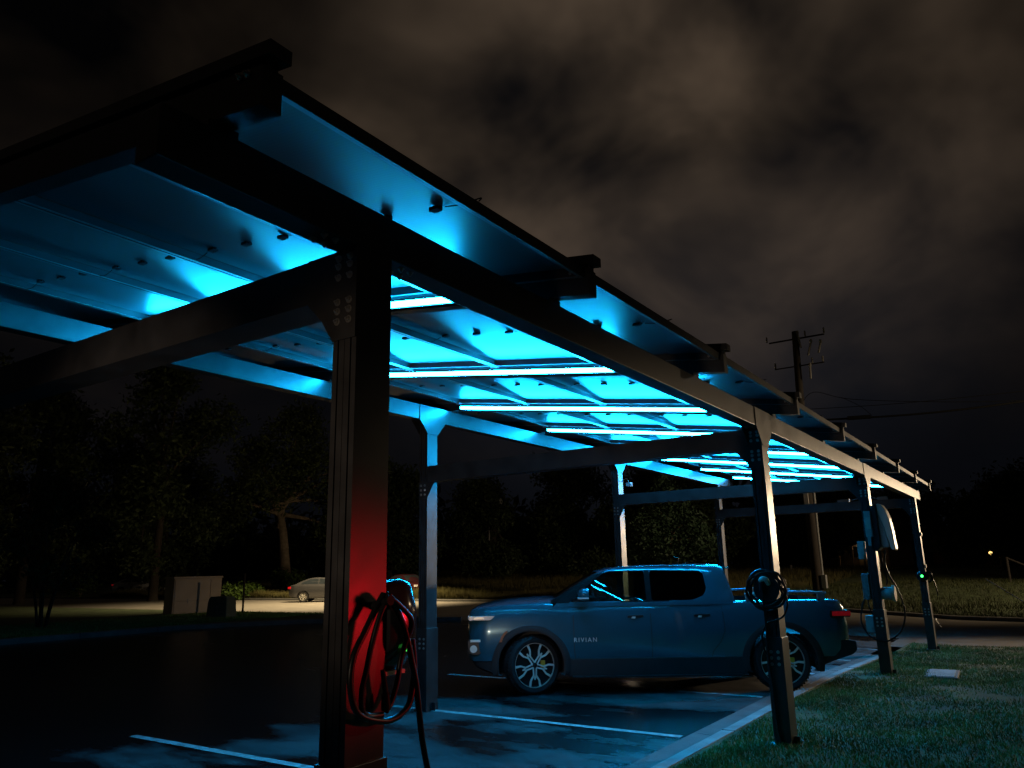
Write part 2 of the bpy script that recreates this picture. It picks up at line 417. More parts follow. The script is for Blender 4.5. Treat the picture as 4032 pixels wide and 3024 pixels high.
def bolt_mb(r=.012, h=.012):
    mb = MB(); mb.cyl((0, 0, 0), (0, 0, .003), r*1.35, n=14); mb.cyl((0, 0, .003), (0, 0, h), r, r*.85, n=6); mb.cyl((0, 0, h), (0, 0, h+.008), r*.5, r*.4, n=8); return mb
BOLTME = bolt_mb().mesh('bolt', BOLT)
def bolts(parent, pts, d):
    rot = {'-x': (0, -PI/2, 0), '-y': (PI/2, 0, 0), '-z': (PI, 0, 0), '+y': (-PI/2, 0, 0)}[d]
    for p in pts: ob('bolt', BOLTME, parent, p, rot=rot)
sleeve = None
def make_post(x, y, h, bottom, row, idx):
    z0 = G(x, y)+(.0 if row == 'P' else -.02)
    o = ob('post', post_mesh(h, z0-.1), CP, (x, y, 0))
    e = .012; mb = MB(); zt = z0+1.0
    poly = [(-e, -e), (WX+e, -e), (WX+e, WY+e), (-e, WY+e)]
    mb.prism(poly, 'z', z0-.1, zt)
    s = build('base_sleeve', mb, STEEL, o, bevel=.003)
    bolts(s, [(-e, WY*t, zt-.13-.055*i) for t in (.25, .75) for i in range(3)], '-x')
    # foot plate and stiffener
    mb = MB(); mb.box(-.07, WX+.07, -.05, WY+.05, z0-.1, z0+.012 if row == 'Q' else z0+.06)
    mb.prism([(WX/2-.004, -.012), (WX/2+.004, -.012), (WX/2+.004, -.06), (WX/2-.004, -.06)], 'z', z0, z0+.12)
    mb.prism([(WX+.012, WY/2), (WX+.06, WY/2), (WX+.06, WY/2+.01), (WX+.012, WY/2+.01)], 'z', z0, z0+.12)
    build('foot_plate', mb, STEEL, o)
    zb, zt = (A_B, A_T) if row == 'P' else (B_B, B_T)
    for sy in ((-.001, WY+.001) if idx in (1, 2) else ()):
        g = build('gusset_plate', gusset_mb(zb, zt-.004, zb-.18, sy), STEEL, o)
    # knee bracket under / over the cross beam on the -x face
    if row == 'P':
        mb = MB(); mb.prism([(0, 2.62), (WY, 2.62), (.20, 2.72), (.30, CR_B+.0), (.30, CR_T-.004), (0, CR_T-.004)], 'x', -.009, -.001)
        k = build('knee_plate', mb, STEEL, o)
        bolts(k, [(-.009, yy, zz) for yy in (.105, .038) for zz in (3.0-.02, 2.945, 2.895, 2.785, 2.745, 2.70)], '-x')
        if idx < 3:
            bolts(k, [(xx, yy, zb) for xx in (-.1, -.16, .30, .36) for yy in (.035, .10)], '-z')
    else:
        mb = MB(); mb.prism([(WY, 2.60), (0, 2.60), (-.13, 2.815), (WY, 2.815)], 'x', -.009, -.001)
        k = build('knee_plate', mb, STEEL, o)
        bolts(k, [(-.009, yy, zz) for yy in (.10, .035) for zz in (2.77, 2.71, 2.65)], '-x')
    return o
posts = {}
for k in range(4):
    posts['P', k] = make_post(L*k, 0, A_B-.001, 0, 'P', k)
    posts['Q', k] = make_post(L*k, YQ, B_B-.001, 0, 'Q', k)
for y, b, t in ((0, A_B, A_T), (YQ, B_B, B_T)):
    mb = MB(); mb.box(-.91, 17.8, y+.0, y+WY, b, t)
    build('long_beam', mb, STEEL, CP, bevel=.006)
crm = MB(); crm.box(.003, WX-.003, WY+.002, YQ-.002, CR_B, CR_T); crm = crm.mesh('cross_beam', STEEL)
for k in range(4): ob('cross_beam', crm, CP, (L*k, 0, 0))
# purlins, sheared along the roof slope
shf = lambda y: SL*(y-YE)
mb = MB(); W = .085
mb.box(0, W, YE, YEND, 0, .155, sh=shf); mb.box(.022, W-.022, YE, YEND, .155, .186, sh=shf)
PUR = mb.mesh('purlin', STEEL)
mb = MB(); mb.box(-.002, W+.006, YE-.035, YEND+.02, .188, .243, sh=shf); CAPM = mb.mesh('top_rail', STEEL)
def led_mesh():
    mb = MB(); r = .021; rings = []
    for y in fr(.745, 4.235, 12):
        rings.append([(-.050+r*math.cos(t), y, .03+shf(y)+r*math.sin(t)) for t in [2*PI*i/10 for i in range(10)]])
    mb.loft(rings); return mb.mesh('light_bar', LEDM, 50)
LEDME = led_mesh()
mb = MB(); mb.box(-.026, -.001, .72, 4.26, .008, .056, sh=shf); mb.box(-.042, -.026, .72, 4.26, .051, .056, sh=shf); mb.box(-.042, -.026, .72, 4.26, .006, .011, sh=shf)
for y in (.742, 4.238): mb.box(-.064, -.026, y-.012 if y < 1 else y, y if y < 1 else y+.012, .014, .046, sh=shf)
LEDCH = mb.mesh('light_channel', BLACKP)
SEATM_ = []
for y in (.02, YQ+.02):
    mb = MB(); mb.box(-.02, W+.02, y, y+.09, -.034 if y < 1 else -.02, 0, sh=shf); SEATM_.append(mb.mesh('beam_clip', STEEL))
YS = [-.215, .933, 2.057, 3.18, 4.305, 5.43]
mb = MB()
for y in YS[2:5]:
    mb.box(-.03, -.001, y-.045, y+.045, .098, .112, sh=shf); mb.box(-.012, -.001, y-.05, y+.05, .08, .10, sh=shf)
    for d in (-.03, .03): mb.cyl((-.02, y+d, .112+shf(y)), (-.02, y+d, .09+shf(y)), .007, n=8)
CLIPM = mb.mesh('panel_clip', RAIL)
for k in range(9):
    p = ob('purlin', PUR, CP, (PX0+k*PS, 0, ZE))
    ob('top_rail', CAPM, p); [ob('beam_clip', q, p) for q in SEATM_]
    if k: ob('light_channel', LEDCH, p); ob('light_bar', LEDME, p)
    if k in (1, 2, 3, 4): ob('panel_clip', CLIPM, p)
    if k < 6:
        bolts(p, [(-.001, .30, .035+shf(.3)), (-.001, YE+.08, .135+shf(YE+.08)), (-.001, YE+.12, .135+shf(YE+.12))], '-x')
# panels
pw = PS-W-.008
def panel_meshes(j):
    y0, y1 = YS[j]+.006, YS[j+1]-.006; z = ZE+.165; b = MB(); f = MB(); g = MB(); ex = .004
    sh = lambda y: SL*(y-YE)
    q = lambda x, y, h: (x, y, ZE+h+sh(y))
    b.add([q(.03, y0+.03, .159), q(pw-.03, y0+.03, .159), q(pw-.03, y1-.03, .159), q(.03, y1-.03, .159)], [(0, 3, 2, 1)])
    g.add([q(.004, y0+.004, .166), q(pw-.004, y0+.004, .166), q(pw-.004, y1-.004, .166), q(.004, y1-.004, .166)], [(0, 1, 2, 3)])
    for (xa, xb, ya, yb) in ((0, pw, y0, y0+.004), (0, pw, y1-.004, y1), (0, .004, y0+.004, y1-.004), (pw-.004, pw, y0+.004, y1-.004)):
        f.box(xa, xb, ya, yb, ZE+.102, ZE+.165, sh=sh)
    fl = .030
    for (xa, xb, ya, yb) in ((.004, pw-.004, y0+.004, y0+fl), (.004, pw-.004, y1-fl, y1-.004), (.004, fl, y0+fl, y1-fl), (pw-fl, pw-.004, y0+fl, y1-fl)):
        f.box(xa, xb, ya, yb, ZE+.102, ZE+.1042, 1, sh=sh)
    return b.mesh('backsheet', BACKS), f.mesh('panel_frame', [FRAMEM, RAIL]), g.mesh('panel_glass', PANELTOP)
jb = MB(); jb.box(-.026, .026, -.02, .02, -.016, 0); jb.box(-.038, -.026, -.006, .006, -.012, -.003); jb.box(.026, .038, -.006, .006, -.012, -.003)
JB = jb.mesh('junction_box', BLACKP)
jc = MB(); jc.tube(spline([(0, -.06, -.012), (.0, -.16, -.03), (.03, -.25, -.012), (.06, -.22, -.006)]), .0035, 6); JC = jc.mesh('lead_wire', CABLE)
for j in range(5):
    bm_, fm_, gm_ = panel_meshes(j)
    for k in range(8):
        o = ob('solar_panel', bm_, CP, (PX0+k*PS+W+.004, 0, 0))
        ob('panel_frame', fm_, o); ob('panel_glass', gm_, o)
        if k < 5:
            ym = (YS[j]+YS[j+1])/2
            for i, dy in enumerate((-.33, 0, .33)):
                y = ym+dy; b = ob('junction_box', JB, o, (pw*.52, y, ZE+.158+SL*(y-YE)), rotz=PI/2)
                if i != 1: ob('lead_wire', JC, b, rotz=-PI/2 if i == 0 else PI/2)
# busbar label strip on the panels' centre line is part of the backsheet pattern
# conduit boxes on the last cross beam
mb = MB(); mb.box(.02, .16, .55, .75, CR_T+.001, CR_T+.07); mb.box(.02, .14, 1.35, 1.6, CR_T+.001, CR_T+.06)
mb.tube([(.09, .75, CR_T+.04), (.09, 1.0, CR_T+.09), (.09, 1.35, CR_T+.03)], .012, 6)
build('conduit_box', mb, BOX, CP, loc=(L*3, 0, 0))
mb = MB(); mb.tube(spline([(0, 0, 0), (0, -.06, .05), (0, -.13, .05), (0, -.16, .0)]), .008, 6); mb.box(-.05, .05, -.21, -.12, -.09, -.02); mb.cyl((0, -.2, -.06), (0, -.225, -.06), .02, n=10)
build('security_camera', mb, BOX, CP, loc=(L*2+WX/2, YQ-.016, 3.26))

# ------------------------------------------------------------------ chargers and cables
def rounded(poly, r, k=4):
    out = []; n = len(poly)
    for i in range(n):
        p, a, b = Vector(poly[i]), Vector(poly[i-1]), Vector(poly[(i+1) % n])
        u, v = (a-p), (b-p); rr = min(r, u.length*.45, v.length*.45); s, e = p+u.normalized()*rr, p+v.normalized()*rr
        for j in range(k+1):
            t = j/k; out.append(tuple((1-t)**2*s+2*t*(1-t)*p+t*t*e))
    return out
# near post
x0, z0 = 0, 0
C1 = thing('charging_station', 'black charger with coiled cable on the nearest post, beside its red lit face', 'charger', (WX, 0, 0))
prof = rounded([(.10, 1.655), (-.0, 1.655), (-.035, 1.54), (-.035, 1.40), (.03, 1.30), (.16, 1.30), (.22, 1.40), (.22, 1.54), (.19, 1.655)], .03)
mb = MB()
rings = []
for x, sc_ in ((.004, .9), (.03, .96), (.10, 1.0), (.145, .96), (.165, .86)):
    rings.append([(x, .09+(p[0]-.09)*sc_, 1.48+(p[1]-1.48)*sc_) for p in prof])
mb.loft(rings); build('charger_body', mb, GLOSSP, C1, 35)
mb = MB(); mb.box(.06, .085, -.041, -.034, 1.375, 1.395)
build('status_light', mb, emit('green_status', (.1, 1, .12), 1.2), C1)
mb = MB(); mb.box(.02, .14, .02, .16, 1.285, 1.30); build('cable_gland', mb, RAIL, C1)
mb = MB(); mb.cyl((-.07, 0, 1.555), (-.07, -.075, 1.575), .016, .016, 14); mb.cyl((-.07, -.085, 1.577), (-.07, -.092, 1.577), .02, .02, 16)
build('cable_hook', mb, MATTB, C1)
mb = MB()
def cab(pts, r=.011, y=None):
    mb.tube(spline([(a-WX, c, b) for a, c, b in pts], 7), r, 8)
cab([(.14, -.045, 1.595), (.2, -.05, 1.55), (.25, -.05, 1.48), (.28, -.05, 1.41), (.305, -.05, 1.33), (.325, -.055, 1.25), (.335, -.06, 1.16), (.36, -.06, 1.03), (.40, -.07, .86), (.44, -.08, .65), (.46, -.12, .35), (.42, -.2, .085)], .0125)
cab([(.14, -.06, 1.60), (.19, -.07, 1.565), (.24, -.07, 1.53), (.272, -.07, 1.50), (.285, -.06, 1.465), (.272, -.05, 1.42), (.25, -.04, 1.35), (.232, -.04, 1.27), (.2, -.04, 1.2), (.165, -.045, 1.17)])
cab([(.31, -.045, 1.42), (.325, -.045, 1.32), (.318, -.045, 1.25), (.29, -.05, 1.18), (.24, -.05, 1.148), (.19, -.05, 1.137), (.14, -.05, 1.14), (.05, -.05, 1.165), (0, -.05, 1.20), (-.025, -.05, 1.26), (-.03, -.05, 1.33), (-.01, -.05, 1.40), (.04, -.05, 1.47), (.10, -.045, 1.55), (.14, -.045, 1.60)], .0125)
cab([(.145, -.075, 1.60), (.10, -.07, 1.53), (.065, -.06, 1.42), (.045, -.055, 1.33), (.03, -.05, 1.26), (.04, -.045, 1.19), (.09, -.04, 1.165), (.15, -.04, 1.16)])
build('charging_cable', mb, CABLE, C1, 60)
mb = MB(); mb.cyl((.165-WX, -.045, 1.175), (.160-WX, -.045, 1.235), .019, .016, 12); mb.cyl((.160-WX, -.045, 1.235), (.143-WX, -.045, 1.32), .012, .010, 10)
build('plug', mb, GLOSSP, C1, 40)

# second post: wound cable with white plug
C2 = thing('charging_station', 'black wound cable loop with a white plug hanging on the post beside the truck tail', 'charger', (L, 0, 0))
mb = MB(); ctr = Vector((-.06, .075, 1.45))
mb.cyl((-.001, .075, 1.45), (-.05, .075, 1.45), .10, .105, 24); mb.cyl((-.05, .075, 1.45), (-.06, .075, 1.45), .125, .125, 28)
build('cable_holder', mb, BLACKP, C2, 40)
mb = MB(); pts = []
for i in range(5*28+1):
    t = 2*PI*i/28; r = .165+.024*math.sin(i*.37)+.006*math.sin(i*1.3); pts.append((-.055-.018*math.sin(i*.11)-.01*(i/140), ctr.y+r*math.cos(t)*1.03, ctr.z+r*math.sin(t)-.01))
mb.tube(pts, .0125, 8)
mb.tube(spline([(-.05, .09, 1.46), (-.10, .10, 1.40), (-.085, .105, 1.3), (-.05, .11, 1.15), (-.045, .112, 1.0), (-.045, .115, .8), (-.045, .10, .55), (-.04, .09, .2), (-.03, .05, .02)], 6), .011, 8)
mb.tube(spline([(-.05, -.10, 1.40), (-.06, -.11, 1.30), (-.05, -.06, 1.2), (-.035, .02, 1.16), (-.035, .10, 1.13), (-.02, .165, 1.02), (-.02, .16, .9), (-.03, .13, .84)], 6), .009, 8)
build('charging_cable', mb, CABLE, C2, 60)
mb = MB(); mb.tube(spline([(-.065, .045, 1.49), (-.105, .055, 1.535), (-.115, .085, 1.545), (-.10, .115, 1.52)], 5), [.014]*1+[.024]*14+[.016], 12)
build('plug_handle', mb, WHITEP, C2, 60)
mb = MB(); mb.cyl((-.095, .10, 1.525), (-.10, .105, 1.43), .030, .024, 14); build('plug_grip', mb, BLACKP, C2, 40)

# third post: tall pale charger on the grass side, boxes on the lot side
C3 = thing('charging_station', 'tall charger with curved pale cover on the third post, cable loop hanging to the grass', 'charger', (2*L, 0, 0))
def side(poly, xa, xb, mat, name, parent, bev=.01, sm=None):
    m = MB(); m.prism(poly, 'x', xa, xb); return build(name, m, mat, parent, sm, bevel=bev)
side([(-.001, 2.50), (-.05, 2.56), (-.09, 2.55), (-.09, 1.90), (-.03, 1.84), (-.001, 1.86)], -.03, .24, BLACKP, 'charger_back', C3)
arc = [(-.092, 2.56), (-.12, 2.57), (-.17, 2.545), (-.22, 2.46), (-.255, 2.33), (-.275, 2.15), (-.285, 1.98), (-.292, 1.87), (-.28, 1.845), (-.235, 1.86)]
side(arc+[(-.19, 2.06), (-.17, 2.2), (-.13, 2.34), (-.092, 2.45)], -.02, .23, SILVERP, 'charger_cover', C3, .012)
side([(-.092, 2.44), (-.13, 2.33), (-.17, 2.19), (-.19, 2.05), (-.21, 1.90), (-.092, 1.89)], -.005, .215, BOX, 'charger_core', C3)
mb = MB(); mb.box(-.05, -.012, .0, .10, 2.06, 2.46); mb.box(-.046, -.012, .03, .085, 1.92, 2.06); build('junction_cover', mb, BOX, C3, bevel=.006)
mb = MB(); mb.box(-.053, -.05, .015, .08, 2.18, 2.36); build('notice_plate', mb, pm('pale_notice', (.55, .55, .5), .5), C3)
mb = MB(); mb.cyl((.1, -.001, 1.20), (.1, -.15, 1.20), .09, .10, 20); build('cable_drum', mb, BOX, C3, 40)
mb = MB(); mb.cyl((.1, -.15, 1.20), (.1, -.19, 1.20), .125, .12, 24); build('drum_face', mb, SILVERP, C3, 40)
mb = MB(); mb.cyl((.10, -.10, 1.845), (.10, -.12, 1.80), .03, .02, 10); mb.cyl((.03, -.05, 1.85), (.03, -.05, 1.80), .02, n=10); build('cable_gland', mb, BLACKP, C3)
mb = MB()
mb.tube(spline([(.10, -.12, 1.82), (.08, -.10, 1.65), (.1, -.13, 1.48), (.1, -.22, 1.28), (.1, -.28, 1.05), (.1, -.28, .85), (.1, -.2, .65), (.06, -.05, .52), (-.06, .06, .50), (-.09, .22, .58), (-.05, .32, .78), (0, .29, 1.0), (.03, .24, 1.13)], 7), .013, 8)
mb.tube(spline([(.03, -.05, 1.82), (.05, -.07, 1.6), (.09, -.10, 1.42), (.1, -.08, 1.32)], 6), .012, 8)
mb.tube(spline([(.02, .2, 1.12), (.0, .19, 1.0), (0, .15, .88)], 5), .01, 8)
build('charging_cable', mb, CABLE, C3, 60)
def wall_box(label, y0, y1, z0, z1, x0, x1, mat, sub=None):
    t = thing('electrical_box', label, 'electrical box', (2*L, 0, 0))
    m = MB(); m.box(x0+.012, x1, y0, y1, z0, z1); build('enclosure', m, mat, t, bevel=.008)
    m = MB(); m.box(x0, x0+.011, y0+.004, y1-.004, z0+.004, z1-.004); build('cover', m, mat, t, bevel=.004)
    m = MB(); m.box(x0-.008, x0, y0+.02, y0+.04, z0+.05, z0+.075); build('latch', m, RAIL, t)
    m = MB(); m.box(x0+.04, x1-.01, WY+.001, y0+.001, (z0+z1)/2-.03, (z0+z1)/2+.03); build('bracket', m, RAIL, t)
wall_box('pale blank electrical box on the third post, topmost of three', .16, .265, 1.72, 2.0, .02, .16, BOX)
wall_box('grey scuffed electrical box on the third post, middle of three', .15, .255, 1.11, 1.50, .0, .17, pm('scuffed_enclosure', (.16, .18, .19), .6, 0, .4, 12))
wall_box('grey small electrical box on the third post, lowest of three', .155, .275, .62, .87, .02, .16, BOX)
# fourth post
C4 = thing('charging_station', 'black round charger with a bright green light on the farthest near side post', 'charger', (3*L, 0, 0))
mb = MB(); mb.lathe([(.001, -.10), (.06, -.095), (.105, -.07), (.12, -.03), (.115, -.001), (.001, -.001)], (0, .06, 1.36), 'x', 26); build('charger_body', mb, GLOSSP, C4, 50)
mb = MB(); mb.lathe([(.001, -.112), (.022, -.110), (.026, -.098)], (0, .06, 1.36), 'x', 16); build('status_light', mb, emit('green_lamp', (.04, 1, .12), 6), C4)
mb = MB(); mb.tube(spline([(.1, -.02, 1.40), (.1, -.11, 1.30), (.1, -.16, 1.1), (.1, -.17, .95)], 6), .012, 8); mb.tube(spline([(.1, -.02, 1.5), (.08, -.09, 1.42), (.08, -.10, 1.3), (.1, -.03, 1.22)], 6), .02, 8)
mb.tube(spline([(.1, -.05, .5), (.1, -.10, .38), (.1, -.14, .30), (.1, -.08, .25)], 6), .008, 6)
build('charging_cable', mb, CABLE, C4, 60)
mb = MB(); mb.box(.05, .12, -.03, -.001, 2.2, 2.28); mb.box(.05, .12, -.03, -.001, 1.52, 1.60); build('mounting_bracket', mb, BOLT, C4, bevel=.006)

# ------------------------------------------------------------------ vehicles
def ring_half(pts):
    return pts+[(x, -y, z) for (x, y, z) in pts[::-1] if abs(y) > 1e-6]
def apply_bool(o, cutters, solver='EXACT'):
    for c in cutters:
        m = o.modifiers.new('c', 'BOOLEAN'); m.operation = 'DIFFERENCE'; m.object = c; m.solver = solver
    bpy.context.view_layer.update()
    dg = bpy.context.evaluated_depsgraph_get()
    me = bpy.data.meshes.new_from_object(o.evaluated_get(dg)); o.modifiers.clear(); o.data = me
    for c in cutters: bpy.data.objects.remove(c)
def wheel(parent, x, y, r, w, sgn, steer=0, detail=True, rimr=.30):
    # sgn: -1 outer face towards -y
    t = ob('wheel', None, parent, (x, y, r), steer)
    mb = MB(); hw = w/2
    prof = [(rimr-.005, -hw+.012), (rimr+.02, -hw+.004), (r*.90, -hw), (r-.018, -hw+.02), (r, -hw+.05), (r+.001, 0), (r, hw-.05), (r-.018, hw-.02), (r*.90, hw), (rimr, hw-.01), (rimr-.03, hw*.3), (rimr-.03, -hw*.4), (rimr-.005, -hw+.012)]
    mb.lathe(prof, (0, 0, 0), 'y', 64 if detail else 24)
    if detail:
        for i in range(54):
            a = 2*PI*i/54
            for s, off in ((-1, 0), (1, .06)):
                ca, sa = math.cos(a+off), math.sin(a+off); y0_, y1_ = sorted((s*hw*.25, s*(hw-.035)))
                mb.add([((r-.006+dr)*ca-dt*sa, yy, (r-.006+dr)*sa+dt*ca) for dr in (0, .013) for yy in (y0_, y1_) for dt in (-.010, .010)],
                       [(0, 2, 3, 1), (4, 5, 7, 6), (0, 1, 5, 4), (2, 6, 7, 3), (0, 4, 6, 2), (1, 3, 7, 5)])
    build('tyre', mb, TYRE, t, 35)
    yo = sgn*hw
    mb = MB(); mb.lathe([(.05, yo-sgn*.06), (rimr-.02, yo-sgn*.075), (rimr-.012, yo-sgn*.01)], (0, 0, 0), 'y', 40); build('rim_barrel', mb, RIMB, t, 40)
    mb = MB(); yf = yo-sgn*.018
    mb.lathe([(rimr-.016, yf-sgn*.02), (rimr-.014, yf), (rimr+.004, yf+sgn*.004), (rimr+.008, yf-sgn*.006)], (0, 0, 0), 'y', 64 if detail else 24)
    def bar(p, q, w0, w1, d=.018):
        p, q = Vector((p[0], 0, p[1])), Vector((q[0], 0, q[1])); dd = (q-p).normalized(); n = Vector((-dd.z, 0, dd.x))
        vs = []
        for yy in (yf-sgn*.002, yf-sgn*d):
            for pt, ww in ((p, w0), (q, w1)):
                for s_ in (-1, 1): v = pt+n*s_*ww; vs.append((v.x, yy, v.z))
        mb.add(vs, [(0, 1, 3, 2), (4, 6, 7, 5), (0, 2, 6, 4), (1, 5, 7, 3), (0, 4, 5, 1), (2, 3, 7, 6)])
    P = lambda rr, a: (rr*math.cos(a), rr*math.sin(a))
    for k in range(5):
        a = PI/2+2*PI*k/5
        k_ = rimr/.3; a += PI/5
        for s in (-1, 1):
            bar(P(.03*k_, a+s*.9), P(.135*k_, a+s*.13), .009*k_, .010*k_)
            bar(P(.135*k_, a+s*.13), P(.205*k_, a+s*.30), .011*k_, .012*k_)
            bar(P(.205*k_, a+s*.30), P(rimr-.010, a+s*.27), .012*k_, .016*k_)
            bar(P(.135*k_, a+s*.10), P(.19*k_, a), .007*k_, .007*k_)
    build('rim', mb, RIMM, t, 30)
    mb = MB(); mb.lathe([(.001, yf+sgn*.004), (.03, yf+sgn*.002), (.055, yf-sgn*.02), (.06, yf-sgn*.05)], (0, 0, 0), 'y', 20); build('hub_cap', mb, CORE, t, 40)
    if detail:
        mb = MB(); mb.lathe([(.06, yo-sgn*.072), (.185, yo-sgn*.072), (.185, yo-sgn*.085), (.06, yo-sgn*.085)], (0, 0, 0), 'y', 40); build('brake_disc', mb, pm('brake_disc', (.06, .06, .06), .45, .5), t, 40)
        mb = MB(); mb.box(.10, .165, yo-sgn*.07, yo-sgn*.035, -.045, .055); build('brake_caliper', mb, YELLOW, t, bevel=.008)
    return t

def body_loft(stations, hw_t, zb_t, zt_t, crown, sill=.45, belt_tuck=.03, fat=.0):
    rings = []
    for u in stations:
        h, zb, zt = interp(hw_t, u), interp(zb_t, u), interp(zt_t, u)
        s = max(zb+.03, min(sill, zt-.3)); m = (s+zt)/2; cr = interp(crown, u) if isinstance(crown, list) else crown
        half = [(u, 0, zb), (u, h*.55, zb), (u, h-.10, zb+.0), (u, h-.035, zb+.03), (u, h-.022, s-.012), (u, h-.008, s), (u, h+.004, s+(m-s)*.35), (u, h+.010, m-.02), (u, h+.006, m+.07),
                (u, h-.008, zt-.20), (u, h-.018, zt-.12), (u, h-.038, zt-.055), (u, h-.060, zt-.018), (u, h-.095, zt), (u, h*.82, zt+cr*.35), (u, h*.55, zt+cr*.8), (u, h*.25, zt+cr), (u, 0, zt+cr)]
        full = half+[(x, -y, z) for (x, y, z) in half[-2:0:-1]]
        rings.append(full)
    return rings
FW = Vector((7.27, 3.89, 0)); AX = Vector((.513, -.858, 0)).normalized(); NN = Vector((-AX.y, AX.x, 0))
yawT = math.atan2(AX.y, AX.x); org = FW+NN*.98
TR = thing('pickup_truck', 'dark blue four door electric pickup parked askew under the carport, front wheel turned out', 'pickup truck', org, yawT)
# local frame: +x to the rear, near side is -y
HW = [(-.90, .70), (-.885, .81), (-.86, .88), (-.81, .93), (-.72, .96), (-.6, .975), (-.3, .982), (.0, .985), (3.6, .985), (4.0, .975), (4.2, .955), (4.30, .92), (4.355, .86), (4.38, .78)]
ZB = [(-.90, .53), (-.86, .46), (-.76, .35), (-.55, .27), (-.4, .25), (3.7, .25), (3.85, .29), (4.2, .40), (4.30, .45), (4.38, .55)]
ZT = [(-.90, 1.03), (-.885, 1.08), (-.85, 1.12), (-.78, 1.148), (-.6, 1.172), (-.3, 1.20), (.1, 1.215), (.45, 1.205), (.7, 1.195), (2.7, 1.19), (3.5, 1.19), (4.16, 1.188), (4.27, 1.172), (4.33, 1.13), (4.36, 1.06), (4.38, .97)]
CRN = [(-.90, .0), (-.85, .02), (-.5, .045), (.3, .06), (.6, .03), (.9, .0), (4.4, 0)]
st = sorted(set([t[0] for t in HW+ZB+ZT]+fr(-.5, 4.1, 40)))
mb = MB(); mb.loft(body_loft(st, HW, ZB, ZT, CRN))
body = build('body', mb, [PAINTB, CLAD], TR)
cut = []
def cutter(m):
    c = ob('cut', m.mesh('cut', PAINTB)); c.parent = TR; return c
for x in (0, 3.413):
    for s in (-1, 1):
        m = MB(); m.cyl((x, s*.62, .385), (x, s*1.2, .385), .462, n=48)
        m2 = MB(); m2.box(x-.44, x+.44, min(s*.62, s*1.2), max(s*.62, s*1.2), .0, .385)
        cut += [cutter(m), cutter(m2)]
m = MB(); m.box(2.98, 4.22, -.82, .82, .72, 1.4); cut.append(cutter(m))       # load bed
apply_bool(body, cut)
for p in body.data.polygons:
    zc = sum(body.data.vertices[v].co.z for v in p.vertices)/len(p.vertices)
    xc = sum(body.data.vertices[v].co.x for v in p.vertices)/len(p.vertices)
    yc = sum(abs(body.data.vertices[v].co.y) for v in p.vertices)/len(p.vertices)
    if zc < .447 or (2.9 < xc < 4.25 and zc < 1.17 and yc < .83) or (abs(xc) < .47 or abs(xc-3.413) < .47) and zc < .84 and yc < .90: p.material_index = 1
smooth_mesh(body.data, 28)
# cab
lv = [(1.15, .12, 2.90, .955, .10), (1.20, .17, 2.885, .945, .10), (1.30, .34, 2.865, .905, .10), (1.45, .60, 2.835, .845, .09), (1.58, .84, 2.80, .79, .08), (1.635, .96, 2.785, .755, .08), (1.67, 1.10, 2.77, .71, .09), (1.692, 1.36, 2.70, .64, .10), (1.704, 1.65, 2.55, .45, .10)]
def plan(z, ua, ub, hw, bow, ins=0):
    ua += ins*1.3; ub -= ins; hw -= ins; pts = []
    half = [(ua, 0), (ua+.012, hw*.3), (ua+bow*.35, hw*.6), (ua+bow*.8, hw*.85), (ua+bow*1.2, hw*.955), (ua+bow*2.0, hw), (ua+(ub-ua)*.4, hw+.008), (ua+(ub-ua)*.65, hw+.008), (ub-.35, hw), (ub-.10, hw-.012), (ub-.03, hw-.06), (ub, hw*.7), (ub+.012, hw*.35), (ub+.015, 0)]
    return [(x, y, z) for x, y in half]+[(x, -y, z) for x, y in half[-2:0:-1]]
mb = MB(); mb.loft([plan(*a) for a in lv]); cabo = build('cab', mb, PAINTB, TR)
inn = MB(); inn.loft([plan(z-.0 if i == 0 else z-.03, a, b, h, w, .06) for i, (z, a, b, h, w) in enumerate(lv)])
cut = [cutter(inn)]
hwz = lambda z: interp([(a[0], a[3]) for a in lv], z)
WF = rounded([(.56, 1.215), (.83, 1.43), (1.055, 1.605), (1.13, 1.622), (1.625, 1.622), (1.625, 1.215)], .03, 3)
WR = rounded([(1.70, 1.215), (1.70, 1.622), (2.40, 1.605), (2.455, 1.57), (2.475, 1.36), (2.42, 1.27), (2.26, 1.215)], .04, 3)
for s in (-1, 1):
    for w_ in (WF, WR):
        m = MB(); m.prism(w_, 'y', s*.5, s*1.2); cut.append(cutter(m))
m = MB(); m.prism([(-.80, 1.245), (.80, 1.245), (.62, 1.615), (-.62, 1.615)], 'x', .2, 1.6); cut.append(cutter(m))
m = MB(); m.prism(rounded([(-.68, 1.30), (.68, 1.30), (.60, 1.56), (-.60, 1.56)], .05), 'x', 2.5, 3.1); cut.append(cutter(m))
apply_bool(cabo, cut)
cabo.data.materials.append(MATTB)
for p in cabo.data.polygons:
    c_ = p.center
    if c_.z < 1.605 and c_.x < .37+(c_.z-1.22)*1.38+.24 and abs(c_.y) > .30: p.material_index = 1
    if 1.60 < c_.x < 1.72 and 1.21 < c_.z < 1.63: p.material_index = 1
smooth_mesh(cabo.data, 30)
def pane(poly, s, mat, name, off=.012):
    c = (sum(p[0] for p in poly)/len(poly), sum(p[1] for p in poly)/len(poly)); m = MB()
    pp = [(c[0]+(x-c[0])*1.02, c[1]+(z-c[1])*1.03) for x, z in poly]
    for o_ in (off, off+.004): m.v += [(x, s*(hwz(z)-o_), z) for x, z in pp]
    n = len(pp); m.f += [tuple(range(n)), tuple(range(n, 2*n))[::-1]]+[(i, n+i, n+(i+1) % n, (i+1) % n) for i in range(n)]; m.mi += [0]*(n+2)
    return build(name, m, mat, TR)
for s in (-1, 1): pane(WF, s, GLASS, 'front_side_window'); pane(WR, s, DGLASS, 'rear_side_window')
